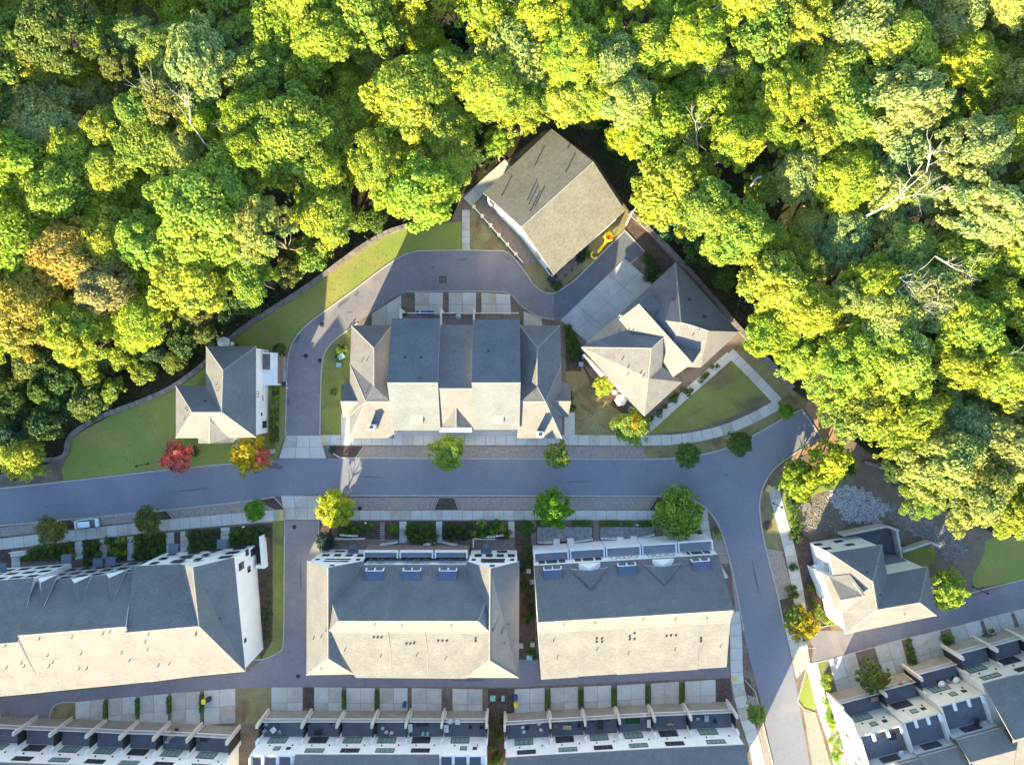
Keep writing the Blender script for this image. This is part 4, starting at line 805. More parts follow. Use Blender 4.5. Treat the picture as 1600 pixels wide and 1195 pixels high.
K1 = deck_row(R1, [(-150, 1108), (-100, 1110), (-50, 1112), (0, 1114), (58, 1117), (112, 1119), (166, 1121), (216, 1123.5), (266, 1125), (316, 1127.5), (375, 1131)], (0.0, -1))  # westernmost units are unseen, added to put the alley in shade
K2 = deck_row(R2, [(420, 1106), (487, 1106), (539, 1106), (591, 1106), (641.6, 1106), (695, 1106), (762, 1106)], (0, -1), (0, 5))
K3 = deck_row(R3, [(789, 1110.5), (857, 1106), (909, 1103), (960.4, 1100), (1012.6, 1097), (1066.6, 1094.6), (1135, 1091.6)], None)
K4 = deck_row(R4, [(1292, 1080), (1356, 1060), (1409, 1036), (1470, 1005), (1521, 993), (1570, 981), (1630, 968)], (.30, -.954), (0, 1, 2), wallm='cream', step=Vector((math.cos(R(15)), math.sin(R(15)))))
w0 = P(1292, 1080).to_2d(); bk = Vector((.30, -.954)); rw_ = K4[1]; q = w0 - rw_ * .02
b = MB(); b.prism([tuple(v) for v in (q - rw_ * .31 + bk * .6, q + rw_ * .0 + bk * .6, q + bk * 17, q - rw_ * .31 + bk * 17)], 0, 9.4); b.build('end_wall', M['white'], R4)
for s_, z_ in ((5.5, 5.0), (8.5, 7.6), (11, 5)): win(R4, q - rw_ * .31 + bk * 0.6, q - rw_ * .31 + bk * 17, s_ / 17, z_, .5, 1.4)

# ------------------------------------------------------------------ foliage meshes
def leafcloud(name, C, Nn, Sz, seed):
    rs = np.random.RandomState(seed); n = len(C)
    Nn = Nn / (np.linalg.norm(Nn, axis=1, keepdims=True) + 1e-9)
    r = rs.normal(size=(n, 3)); T = np.cross(Nn, r); T /= (np.linalg.norm(T, axis=1, keepdims=True) + 1e-9); B = np.cross(Nn, T)
    s = Sz[:, None]; k = (.55 + .2 * rs.rand(n))[:, None]
    V = np.stack([C - T * s, C + B * s * k + Nn * s * .15, C + T * s, C - B * s * k + Nn * s * .15], 1).reshape(-1, 3)
    me = bpy.data.meshes.new(name); me.vertices.add(4 * n); me.vertices.foreach_set('co', V.ravel())
    me.loops.add(4 * n); me.loops.foreach_set('vertex_index', np.arange(4 * n, dtype=np.int32))
    me.polygons.add(n); me.polygons.foreach_set('loop_start', np.arange(0, 4 * n, 4, dtype=np.int32))
    try: me.polygons.foreach_set('loop_total', np.full(n, 4, dtype=np.int32))
    except Exception: pass
    me.update(calc_edges=True); me.validate()
    a = me.attributes.new('rnd', 'FLOAT', 'FACE'); a.data.foreach_set('value', rs.rand(n).astype(np.float32))
    me.materials.append(M['leaf']); return me
def crown_mesh(name, seed, Rr=5.0, Hh=6.5, ncl=70, nl=130, leaf=.26, rc=(.8, 1.5), low=-.35, irr=.3, arm=.68, out=.0):
    rs = np.random.RandomState(seed); C = []; N = []; S_ = []
    ph = rs.rand(6) * 6.28
    k = 0
    na = rs.randint(7, 11); arms = [(2 * math.pi * (a + .35 * rs.rand()) / na, rs.uniform(.72, 1.12), rs.uniform(-.1, .35)) for a in range(na)]
    while k < ncl:
        if rs.rand() < arm:
            az, al, el = arms[k % na]; f = rs.rand() ** .75; az = az + rs.normal() * .17 / (f + .3); f = .15 + .92 * f
            hz = (1 - (f * .95) ** 2) * .8 + el * .5 * f - .15 * f
            v = np.array((math.cos(az), math.sin(az), hz)); c = np.array((math.cos(az) * Rr * al * f, math.sin(az) * Rr * al * f, Hh * .5 * hz + rs.normal() * .45)); q = rs.uniform(*rc) * (1.15 - .45 * f)
        else:
            v = rs.normal(size=3); v /= np.linalg.norm(v)
            if v[2] < low: continue
            f = .35 + out + (.5) * rs.rand() ** .6
            c = np.array((v[0] * Rr * f, v[1] * Rr * f, v[2] * Hh * .5 * f)); q = rs.uniform(*rc)
        m = int(nl * (q / np.mean(rc)) ** 2 * (.7 + .6 * rs.rand()))
        d = rs.normal(size=(m, 3)); d /= np.linalg.norm(d, axis=1, keepdims=True); d[:, 2] = np.abs(d[:, 2]) * 1.0 - .35 * rs.rand(m)
        rr = q * (.6 + .5 * rs.rand(m) ** .7)[:, None]
        C.append(c + d * rr * np.array((1.2, 1.2, .6))); N.append(d * .7 + rs.normal(size=(m, 3)) * .65 + np.array((0, 0, .35)) + v * .3); S_.append(leaf * (.6 + .8 * rs.rand(m))); k += 1
    return leafcloud(name, np.concatenate(C), np.concatenate(N), np.concatenate(S_), seed)
def trunk_mesh(name, seed, Hh, r0, spread, nb=7, m='bark', top=.8):
    rnd = random.Random(seed); b = MB(); p = [(0, 0, -.6)]
    for k in range(1, 6): p.append((rnd.uniform(-.02, .02) * Hh, rnd.uniform(-.02, .02) * Hh, Hh * top * k / 5))
    b.tube(p, [r0 * (1 - .15 * k) for k in range(6)], n=7)
    for k in range(nb):
        a = rnd.uniform(0, 6.28); i = rnd.choice((2, 3, 4)); s = Vector(p[i]); L = spread * rnd.uniform(.6, 1)
        e1 = s + Vector((math.cos(a) * L * .5, math.sin(a) * L * .5, L * .35)); e2 = s + Vector((math.cos(a + .2) * L, math.sin(a + .2) * L, L * .6 + .2))
        b.tube([s, e1, e2], [r0 * .4, r0 * .25, r0 * .08], n=5)
    return b.me(name, M[m], smooth=True)
BIG = [crown_mesh('crown', 100 + i, 5.0, 5.6 + (i % 4) * .9, 230 + 25 * (i % 3), 92, .165 + .02 * (i % 3), (.25, .9 + .15 * (i % 3))) for i in range(14)]
BTR = [trunk_mesh('trunk', 50 + i, 14, .35, 4.0, 9) for i in range(3)]
MED = [crown_mesh('crown', 200 + i, 2.6, 3.8, 110, 70, .13, (.3, .6), arm=.25, out=.1) for i in range(5)]
MTR = [trunk_mesh('trunk', 70 + i, 4.2, .13, 1.7, 7) for i in range(2)]
SPIKY = [crown_mesh('crown', 300 + i, 2.6, 3.2, 170, 40, .15, (.18, .42), arm=.7) for i in range(4)]
BUSH = [crown_mesh('foliage', 400 + i, .8, 1.3, 20, 40, .10, (.2, .4), low=-.1) for i in range(4)]
USH = [crown_mesh('crown', 450 + i, 3.2, 4.5, 52, 90, .24, (.5, 1.1), low=-.2, irr=.4) for i in range(5)]
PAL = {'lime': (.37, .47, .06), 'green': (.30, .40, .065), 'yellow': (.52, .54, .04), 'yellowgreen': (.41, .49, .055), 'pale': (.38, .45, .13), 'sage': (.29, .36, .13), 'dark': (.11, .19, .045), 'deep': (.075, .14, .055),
       'orange': (.46, .38, .07), 'rust': (.40, .34, .12), 'red': (.80, .22, .16), 'gold': (.55, .42, .03), 'olive': (.20, .24, .055), 'fresh': (.21, .38, .03), 'hedge': (.135, .225, .04), 'blue': (.06, .13, .09)}
NAMEC = {'lime': 'lime green', 'green': 'mid green', 'yellow': 'bright yellow', 'yellowgreen': 'yellow green', 'pale': 'pale yellow green', 'sage': 'grey green', 'dark': 'dark green', 'deep': 'deep green', 'orange': 'orange tinged', 'rust': 'rusty brown', 'gold': 'golden', 'olive': 'olive green', 'fresh': 'fresh green', 'red': 'red'}
RN = random.Random(7)
def jit(c, k=.12):
    f = RN.uniform(1 - k, 1 + k); return (c[0] * f * RN.uniform(.9, 1.12), c[1] * f, c[2] * f * RN.uniform(.8, 1.2), 1)
def tree(px, py, rpx, col, kind='big', ztop=None, label=None, group=None, z0=None, name='broadleaf_tree', cat='tree', sq=1.0):
    crowns, trunks, R0, H0 = {'big': (BIG, BTR, 5.0, 14), 'med': (MED, MTR, 2.6, 4.2), 'spiky': (SPIKY, MTR, 2.6, 4.2), 'low': (USH, MTR, 3.2, 4.2)}[kind]
    zc = ztop if ztop is not None else {'big': 14.0, 'med': 3.6, 'spiky': 3.6, 'low': 3.2}[kind]
    q = P(px, py, zc); g = terr(q.x, q.y) if z0 is None else z0
    rm = rpx * SC * (CH - zc) / CH; s = rm / R0
    o = empty(name, (q.x, q.y, g), RN.uniform(0, 6.28)); tag(o, label, cat, group)
    t = inst('trunk', RN.choice(trunks), o, sc=(max(.7, s), max(.7, s), (zc - g) / H0))
    c = inst('crown', RN.choice(crowns), o, (0, 0, zc - g), (RN.uniform(-.12, .12), RN.uniform(-.12, .12), RN.uniform(0, 6.28)), (s * (RN.uniform(.82, 1.2) if kind in ('big', 'low') else 1), s * (RN.uniform(.82, 1.25) if kind in ('big', 'low') else 1), s * (RN.uniform(.8, 1.35) if kind == 'big' else 1) * sq)); c.color = jit(PAL[col])
    return o

# ------------------------------------------------------------------ street and garden trees
TR = [(279, 714, 25, 'red', 'spiky', 'red leaved street tree on the lawn edge south west of the detached house'), (391, 711, 29, 'gold', 'spiky', 'orange and gold street tree beside the detached house and the concrete apron'),
      (699, 708, 25, 'green', 'med', 'round green street tree on the brick strip in front of the central terrace'), (870, 710, 20, 'green', 'spiky', 'sparse small tree on the brick strip near the right end of the central terrace'),
      (988, 666, 26, 'green', 'med', 'yellow topped round tree where the diagonal footpath meets the sidewalk'), (1075, 711, 18, 'hedge', 'med', 'small round green tree by the kerb, left of the pair along the curve'), (1155, 692, 18, 'hedge', 'med', 'small round green tree by the kerb, right of the pair along the curve'),
      (1228, 643, 11, 'fresh', 'med', 'tiny bright green tree at the dead end corner'), (524, 793, 27, 'yellow', 'med', 'bright yellow street tree at the mouth of the west alley'), (865, 795, 29, 'fresh', 'spiky', 'light green feathery street tree above the first gravel court'),
      (1057, 798, 36, 'green', 'med', 'largest green street tree, at the bend above the right hand townhouses'), (399, 796, 16, 'fresh', 'med', 'small fresh green street tree at the right end of the west paving strip'), (232, 812, 20, 'olive', 'med', 'olive street tree midway along the west paving strip'), (81, 829, 20, 'olive', 'med', 'olive street tree left of the parked silver car'),
      (1246, 748, 31, 'yellowgreen', 'spiky', 'sunlit lime tree with spiky outline, the left of the pair by the rock basin'), (1296, 717, 32, 'yellowgreen', 'spiky', 'sunlit lime tree with spiky outline, the right of the pair by the clay path'), (1252, 974, 25, 'gold', 'spiky', 'orange and gold street tree west of the end house'),
      (1478, 920, 30, 'lime', 'spiky', 'spiky lime tree east of the end house'), (942, 603, 14, 'lime', 'med', 'small lime tree beside the side porch of the corner house'), (1181, 1115, 16, 'green', 'spiky', 'thin green sapling on the verge right of the lower townhouses'), (1362, 1055, 24, 'olive', 'spiky', 'open wispy tree between the first two drives of the angled townhouses'),
      (36, 713, 33, 'yellowgreen', 'med', 'yellow green tree at the left end of the stone retaining wall'), (508, 845, 14, 'blue', 'med', 'round blue green conifer beside the west alley'), (437, 546, 9, 'hedge', 'med', 'round clipped bush at the north east corner of the detached house'), (823, 826, 13, 'dark', 'spiky', 'dark leafy tree at the top of the planted gap between two townhouse blocks')]
SPL = []
for a in TR:
    o = tree(a[0], a[1], a[2] * 1.08, a[3], a[4], None if a[2] > 15 else 1.8, a[5], z0=0, name='street_tree'); SPL.append(o)
for i, (dx, dy, r, c) in {1: (10, 5, 20, 'red'), 16: (-10, -8, 18, 'green'), 4: (4, -6, 14, 'gold'), 8: (8, 4, 20, 'yellowgreen')}.items():  # second crown in another leaf colour on four trees
    o = SPL[i]; a = TR[i]; q = P(a[0] + dx, a[1] + dy, 4.0); s = r * SC / 2.6
    c_ = inst('crown', SPIKY[0] if i != 4 else MED[1], o, o.matrix_basis.inverted() @ Vector((q.x, q.y, 3.7 + (1.0 if i == 4 else 0))), (0, 0, 1), (s, s, s)); c_.color = jit(PAL[c])
    c_['label'] = {'red': 'red leaved side of the crown', 'green': 'greener side of the crown', 'gold': 'golden top of the crown', 'yellowgreen': 'greener edge of the crown'}[c]

ORD = 'first second third fourth fifth sixth seventh eighth ninth tenth eleventh twelfth thirteenth fourteenth fifteenth sixteenth seventeenth eighteenth nineteenth twentieth twenty-first twenty-second twenty-third twenty-fourth twenty-fifth twenty-sixth twenty-seventh twenty-eighth twenty-ninth thirtieth thirty-first thirty-second thirty-third thirty-fourth thirty-fifth thirty-sixth'.split()
# ------------------------------------------------------------------ shrubs and hedges
def bush(px, py, s, col, label, group=None, nm='shrub'):
    q = P(px, py, .3); o = inst(nm, RN.choice(BUSH), None, (q.x, q.y, .25), (0, 0, RN.uniform(0, 6.28)), (s, s, s * RN.uniform(.8, 1.1))); o.color = jit(PAL[col]); tag(o, label, 'shrub', group); return o
def bed(poly, n, s, cols, label, seed):
    rr = random.Random(seed); xs = [p[0] for p in poly]; ys = [p[1] for p in poly]; pts = []; tries = 0
    while len(pts) < n and tries < 4000:
        tries += 1; x, y = rr.uniform(min(xs), max(xs)), rr.uniform(min(ys), max(ys))
        if inpoly(x, y, poly) and all((x - a) ** 2 + (y - b_) ** 2 > (8.5 * s) ** 2 for a, b_ in pts): pts.append((x, y))
    hz_ = max(xs) - min(xs) >= max(ys) - min(ys); pts.sort(key=lambda p: p[0 if hz_ else 1])
    for k, (x, y) in enumerate(pts): bush(x, y, s * rr.uniform(.8, 1.15), rr.choice(cols), label + ', %s from %s' % (ORD[k], 'left' if hz_ else 'top'), label.replace('shrub ', 'shrubs '))
bed([(35, 872), (57, 855), (115, 850), (115, 868)], 22, .85, ['hedge', 'olive', 'hedge'], 'green shrub in the wide planting bed right of the parked bench', 1)
bed([(132, 846), (154, 845), (156, 880), (133, 880)], 12, .85, ['hedge', 'dark'], 'shrub in the narrow second bed of the left townhouses', 2)
bed([(169, 843), (197, 841), (198, 870), (170, 874)], 14, .85, ['hedge', 'green'], 'shrub in the third bed of the left townhouses', 3)
bed([(212, 839), (257, 834), (259, 868), (212, 874)], 20, .9, ['hedge', 'dark', 'hedge'], 'shrub in the fourth and largest square bed of the left townhouses', 4)
bed([(297, 830), (343, 826), (344, 856), (297, 860)], 16, .85, ['hedge', 'olive', 'dark'], 'shrub in the fifth bed under the blue awning', 5)
bed([(361, 832), (418, 825), (414, 848), (361, 850)], 18, .9, ['dark', 'hedge'], 'shrub in the last bed by the white garden wall', 6)
bed([(413, 890), (424, 890), (420, 1000), (412, 1012)], 14, .6, ['dark', 'hedge'], 'small shrub in the strip along the end wall of the left townhouses', 7)
bed([(531, 817), (580, 817), (580, 832), (531, 834)], 14, .62, ['hedge', 'olive', 'fresh'], 'small ball shrub in the first bed of the middle block', 8)
bed([(640, 820), (680, 820), (678, 846), (640, 846)], 12, 1.05, ['dark', 'hedge', 'dark'], 'leafy shrub in the dark bed left of the second front walk', 9)
bed([(695, 822), (735, 822), (735, 842), (695, 842)], 12, 1.0, ['deep', 'dark'], 'deep green shrub at the left of the long dark bed', 10)
bed([(738, 817), (790, 817), (790, 834), (738, 834)], 10, 1.1, ['green', 'hedge', 'dark'], 'broad leaved shrub at the right of the long dark bed', 11)
bed([(808, 846), (828, 846), (836, 1026), (824, 1026), (816, 900)], 22, .8, ['dark', 'deep', 'hedge'], 'shrub in the planted gap between the middle and right townhouse blocks', 12)
bed([(1228, 905), (1240, 905), (1252, 960), (1244, 965)], 6, .9, ['hedge', 'dark'], 'dark hedge shrub west of the end house', 13)
bed([(1266, 935), (1282, 945), (1286, 965), (1272, 960)], 7, .8, ['hedge', 'green'], 'round ball shrub below the end house bay window', 14)
bed([(1290, 965), (1304, 970), (1300, 976), (1288, 975)], 4, .9, ['fresh', 'lime'], 'bright lime shrub at the sunny corner of the end house', 15)
bed([(1284, 1050), (1298, 1050), (1316, 1195), (1304, 1195)], 20, .9, ['lime', 'fresh'], 'sunlit lime shrub in the row along the south east sidewalk', 16)
bed([(1414, 1000), (1420, 999), (1432, 1048), (1424, 1050)], 8, .8, ['hedge', 'dark'], 'shrub between the second and third drives of the angled townhouses', 17)
bed([(1474, 996), (1484, 993), (1494, 1035), (1484, 1040)], 10, .95, ['green', 'hedge'], 'shrub in the tall row between the third and fourth drives', 18)
bed([(1020, 410), (1032, 425), (1045, 440), (1012, 440), (1006, 400)], 10, 1.1, ['deep', 'dark'], 'dark shrub between the wide drive and the forest wall', 19)
bed([(886, 505), (904, 540), (906, 565), (890, 560)], 12, .9, ['dark', 'hedge'], 'shrub in the strip between the central terrace and the wide drive', 20)
bed([(884, 605), (893, 605), (896, 640), (886, 640)], 6, .8, ['dark', 'hedge'], 'shrub along the east end of the central terrace', 21)
bed([(426, 602), (432, 602), (432, 680), (426, 680)], 12, .8, ['hedge', 'green'], 'clipped shrub in the hedge along the east wall of the detached house', 22)
bed([(1230, 765), (1262, 762), (1330, 722), (1332, 735), (1262, 775), (1245, 790), (1248, 845), (1238, 845)], 34, 1.0, ['hedge', 'dark'], 'shrub in the hedge wrapping the west side of the rock basin', 23)
bed([(765, 1120), (785, 1120), (785, 1190), (765, 1190)], 8, .8, ['hedge', 'dark'], 'shrub in the planted gap between the two lower deck rows', 24)
bed([(1070, 612), (1125, 560), (1130, 565), (1075, 618)], 8, .7, ['dark', 'hedge'], 'low shrub along the south east wall of the corner house', 25)
bed([(1016, 655), (1066, 606), (1070, 612), (1020, 662)], 8, .7, ['dark', 'hedge'], 'low shrub beside the diagonal footpath', 26)
bed([(860, 445), (870, 440), (876, 448), (866, 456)], 3, .8, ['dark'], 'dark shrub at the south corner of the tan roofed house', 27)
bed([(908, 380), (920, 395), (912, 408), (898, 398)], 6, 1.0, ['deep', 'dark'], 'dark shrub beside the porch of the tan roofed house', 28)
for i, (x, y, s, c, l) in enumerate([(616, 825, 1.2, 'fresh', 'bright green rounded shrub right of the stepping stones'), (523, 612, .9, 'hedge', 'single round shrub on the lawn inside the loop road'), (534, 545, 1.3, 'hedge', 'spreading shrub around the utility boxes'), (530, 556, 1.0, 'hedge', 'low shrub below the utility boxes'),
     (520, 703, .9, 'blue', 'blue green shrub in the corner bed by the concrete apron'), (306, 705, 1.2, 'dark', 'dark shrub beside the red tree'), (428, 684, 1.1, 'hedge', 'round bush ending the hedge beside the detached house'), (1122, 837, .9, 'green', 'grassy green clump on the bend verge'), (1118, 828, .8, 'olive', 'olive clump on the bend verge'), (1240, 886, 1.0, 'hedge', 'rounded bush at the entrance of the end house'),
     (1266, 918, 1.2, 'hedge', 'long dark bush below the entrance of the end house'), (640, 822, .8, 'fresh', 'flowering yellow green shrub in the dark bed'), (1545, 990, 1.4, 'dark', 'dark wispy shrub at the top of the fifth drive'), (547, 640, 1.2, 'dark', 'dark shrub at the west end of the central terrace')]):
    bush(x, y, s, c, l)
def hedge(x0, y0, x1, y1, wd, hh, col, label, seed):
    a, c = P(x0, y0), P(x1, y1); L = (c - a).length; rs = np.random.RandomState(seed); n = int(L * wd * 160 + L * hh * 120)
    C = rs.rand(n, 3) * np.array((L, wd, hh)); C[:, 1] -= wd / 2; f = rs.randint(0, 3, n)
    C[f == 0, 2] = hh; C[f == 1, 1] = wd / 2 * np.sign(C[f == 1, 1] + 1e-6); C += rs.normal(size=(n, 3)) * .05
    me = leafcloud('hedge', C, (C - np.array((L / 2, 0, 0))) * np.array((.1, 1, 1)) + rs.normal(size=(n, 3)) * .5, .09 + .05 * rs.rand(n), seed)
    o = inst('hedge', me, None, (a.x, a.y, 0), (0, 0, math.atan2((c - a).y, (c - a).x))); o.color = jit(PAL[col]); tag(o, label, 'hedge')
hedge(893, 816, 925, 816, .9, .9, 'hedge', 'clipped hedge above the left gravel court, right of the feathery tree', 1); hedge(937, 817, 966, 816, .9, .9, 'hedge', 'longest clipped hedge above the middle gravel court', 2)
hedge(976, 817, 987, 817, .9, .9, 'hedge', 'shortest clipped hedge, above the middle gravel court', 3); hedge(996, 817, 1021, 817, .9, .9, 'hedge', 'clipped hedge just left of the largest street tree', 4); hedge(838, 816, 880, 816, .8, .8, 'dark', 'clipped hedge under the feathery street tree', 5)
hedge(1092, 830, 1095, 845, .7, .8, 'hedge', 'tiny hedge at the right end of the last patio', 6)
for i, (x0, y0) in enumerate([(166, 1093), (216, 1090), (265, 1086), (316, 1083), (538, 1078), (589, 1078), (856, 1078), (908, 1076), (959, 1074), (1012, 1070), (1065, 1067)]):
    hedge(x0, y0, x0 + .3, y0 + 27, .55, .7, 'dark' if i % 2 else 'hedge', 'narrow dark hedge strip between two drives of the lower rows, %s from left' % ORD[i], 20 + i)

# ------------------------------------------------------------------ forest
FL = [(-70, -70), (772, -70), (762, 60), (744, 150), (755, 215), (725, 250), (690, 275), (640, 290), (580, 285), (520, 310), (470, 370), (420, 420), (370, 440), (320, 450), (250, 440), (215, 500), (150, 535), (60, 535), (-70, 540)]
FR = [(772, -70), (1670, -70), (1670, 800), (1560, 790), (1500, 765), (1440, 700), (1370, 660), (1325, 600), (1262, 550), (1205, 500), (1170, 430), (1130, 385), (1060, 310), (1020, 300), (1010, 240), (950, 185), (860, 165), (790, 195), (760, 205), (762, 100)]
HOLES = [(740, 120, 30, 90), (440, 130, 30, 30), (1330, 90, 50, 45), (1135, 290, 32, 40), (1560, 530, 60, 45), (275, 280, 26, 26), (905, 175, 30, 20), (1240, 270, 0, 0)]
def zonecol(x, y):
    r = RN.random()
    if x < 210 and 330 < y < 545: return 'orange' if r < .22 else ('rust' if r < .27 else ('yellowgreen' if r < .75 else 'lime'))
    if x < 170 and y > 210: return 'yellow' if r < .12 else ('yellowgreen' if r < .7 else 'lime')
    if x < 300 and y < 300: return ('green', 'olive', 'pale', 'yellowgreen', 'lime')[int(r * 5)]
    if x < 760: return ('lime', 'yellowgreen', 'lime', 'green', 'lime', 'pale', 'yellowgreen')[int(r * 7)]
    if x > 1330: return ('pale', 'lime', 'lime', 'sage', 'yellowgreen', 'pale')[int(r * 6)]
    return ('lime', 'lime', 'yellowgreen', 'green', 'pale', 'yellowgreen')[int(r * 6)]
HAND = [(655, 300, 58, 'lime', 15), (588, 262, 52, 'yellowgreen', 15), (505, 330, 48, 'lime', 14), (330, 330, 72, 'lime', 17), (300, 430, 58, 'yellowgreen', 14), (385, 425, 42, 'lime', 12), (120, 520, 62, 'lime', 14), (45, 480, 58, 'orange', 14), (165, 455, 46, 'rust', 14), (95, 395, 50, 'orange', 15),
        (978, 215, 27, 'yellow', 9), (1055, 285, 56, 'lime', 13), (1018, 325, 24, 'yellowgreen', 8), (1035, 195, 48, 'lime', 14), (1150, 365, 50, 'lime', 14), (1208, 440, 52, 'lime', 14), (1203, 520, 32, 'yellowgreen', 12), (1262, 485, 50, 'lime', 14), (1254, 562, 32, 'lime', 11), (1330, 570, 60, 'lime', 15), (1400, 560, 62, 'lime', 16), (1345, 640, 50, 'green', 13), (1420, 650, 60, 'lime', 15), (1465, 715, 55, 'pale', 14), (1520, 765, 55, 'pale', 14), (1590, 690, 62, 'pale', 15), (1590, 790, 40, 'lime', 12),
        (780, 222, 24, 'lime', 10), (815, 165, 38, 'lime', 13), (693, 205, 40, 'lime', 14), (640, 150, 60, 'lime', 16), (1320, 90, 1, 'green', 10), (1440, 770, 30, 'green', 9), (1400, 730, 26, 'dark', 7)]
fp = []
for x, y, r, c, z in HAND:
    if r > 2: fp.append((x, y, r, c, z))
rr = random.Random(11); tries = 0
while tries < 9000:
    tries += 1; x, y = rr.uniform(-70, 1670), rr.uniform(-70, 800)
    if not (inpoly(x, y, FL) or inpoly(x, y, FR)): continue
    if any(w_ and ((x - a) / w_) ** 2 + ((y - b_) / h_) ** 2 < 1 for a, b_, w_, h_ in HOLES): continue
    r = rr.choice((34, 42, 48, 55, 62))
    if any((x - a) ** 2 + (y - b_) ** 2 < (.60 * (r + q)) ** 2 for a, b_, q, _, _ in fp): continue
    fp.append((x, y, r, zonecol(x, y), rr.uniform(11.5, 18) if r > 40 else rr.uniform(9, 15)))
fp.sort(key=lambda t: (round((t[1] + 70) / 60), t[0]))
def where(x, y):
    if x < 0 or y < 0 or x > 1600: return 'beyond the frame edge'
    if x < 760:
        c = 'left woods' if x < 380 else 'upper middle woods'
    else: c = 'right hand woods' if x > 1200 else 'woods above the corner house' if y > 250 else 'top woods right of centre'
    return c
rowi = {}; _o = 0
def flabel(x, y, r, c, kind):
    band = 'the ' + (['topmost'] + ORD[1:])[max(0, round((y + 70) / 60))]
    k = (band, kind); rowi[k] = rowi.get(k, 0) + 1; n = rowi[k]
    od = ORD[n - 1]
    sz = 'large' if r > 50 else ('small' if r < 40 else 'medium')
    return '%s %s %s, %s from left, %s row of woods' % (sz, NAMEC[c], kind, od, band)
for x, y, r, c, z in fp: tree(x, y, r * 1.06, c, 'big', z, flabel(x, y, r, c, 'canopy tree'), 'forest canopy trees')
# lower, shaded trees along the forest edge
LOWP = [[(-70, 555), (60, 560), (160, 555), (230, 505), (260, 500), (360, 470), (430, 440), (480, 380), (520, 340), (600, 330), (600, 365), (480, 435), (380, 500), (320, 550), (270, 590), (170, 632), (105, 672), (60, 700), (-70, 700)],
        [(740, 235), (800, 210), (850, 175), (930, 150), (1000, 230), (985, 305), (935, 235), (870, 180), (850, 180), (770, 250), (735, 275)], [(1010, 335), (1060, 340), (1120, 410), (1150, 480), (1180, 540), (1220, 575), (1230, 600), (1165, 512), (1062, 392)],
        [(1500, 490), (1600, 480), (1660, 540), (1600, 600), (1520, 590)], [(1320, 670), (1400, 700), (1440, 745), (1400, 728), (1340, 684)], [(700, 60), (770, 60), (770, 220), (710, 220)]]
lp_ = []; tries = 0
while tries < 5000 and len(lp_) < 120:
    tries += 1; pl = LOWP[rr.choices(range(6), (6, 2, 2, 1.5, .7, 1.5))[0]]; xs = [p[0] for p in pl]; ys = [p[1] for p in pl]; x, y = rr.uniform(min(xs), max(xs)), rr.uniform(min(ys), max(ys)); r = rr.choice((18, 23, 28, 34))
    q3 = P(x, y, 3)
    if inpoly(x, y, pl) and plat_dist(q3.x, q3.y) > 1.6 + r * .05 and not inpoly(q3.x, q3.y, PLW) and all((x - a) ** 2 + (y - b_) ** 2 > (.62 * (r + q)) ** 2 for a, b_, q in lp_): lp_.append((x, y, r))
lp_.sort(key=lambda t: (round((t[1] + 70) / 60), t[0]))
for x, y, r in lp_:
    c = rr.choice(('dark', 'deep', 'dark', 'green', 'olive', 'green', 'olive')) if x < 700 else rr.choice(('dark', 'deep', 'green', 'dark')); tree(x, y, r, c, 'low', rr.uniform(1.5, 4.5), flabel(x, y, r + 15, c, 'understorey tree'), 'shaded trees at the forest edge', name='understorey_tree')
# undergrowth
rs = np.random.RandomState(5); C = []
while len(C) < 16000:
    x, y = rs.uniform(-105, 105), rs.uniform(-28, 84)
    if inpoly(x, y, PLW) or plat_dist(x, y) < .8: continue
    if math.sin(x * .31 + 1.3 * math.sin(y * .2)) + math.sin(y * .37 + x * .11) < rs.uniform(-1.2, .9): continue
    z = terr(x, y) + rs.uniform(.2, 1.3)
    for k in range(3): C.append((x + rs.normal() * .4, y + rs.normal() * .4, z + rs.normal() * .2))
C = np.array(C); n = len(C)
o = inst('undergrowth', leafcloud('undergrowth', C, rs.normal(size=(n, 3)) * .5 + np.array((0, 0, .8)), .3 + .2 * rs.rand(n), 6)); o.color = (.05, .10, .022, 1); tag(o, kind='stuff')
C = []
while len(C) < 9000:
    x, y = rs.uniform(-100, 100), rs.uniform(-20, 80)
    if inpoly(x, y, PLW): continue
    C.append((x, y, terr(x, y) + .06 + .05 * rs.rand()))
C = np.array(C); n = len(C)
o = inst('leaf_litter', leafcloud('leaf_litter', C, rs.normal(size=(n, 3)) * .2 + np.array((0, 0, 1)), .16 + .14 * rs.rand(n), 8)); o.color = (.20, .12, .06, 1); tag(o, kind='stuff')

C = []
while len(C) < 2200:
    px_, py_ = rs.uniform(100, 1240), rs.uniform(345, 760)
    if not any(inpoly(px_, py_, q_) for q_ in ([(104, 716), (170, 651), (322, 572), (380, 519), (570, 389), (722, 350), (722, 390), (600, 416), (480, 505), (447, 558), (446, 600), (430, 716), (250, 733), (100, 748)], [(1015, 676), (1145, 562), (1200, 622), (1080, 672)], [(884, 680), (884, 560), (965, 640), (985, 680)], [(722, 345), (770, 275), (840, 440), (800, 398), (722, 390)])): continue
    q_ = P(px_, py_); C.append((q_.x, q_.y, .03))
C = np.array(C); n = len(C)
o = inst('fallen_leaves', leafcloud('fallen_leaves', C, rs.normal(size=(n, 3)) * .25 + np.array((0, 0, 1)), .06 + .07 * rs.rand(n), 9)); o.color = (.36, .26, .10, 1); tag(o, kind='stuff')
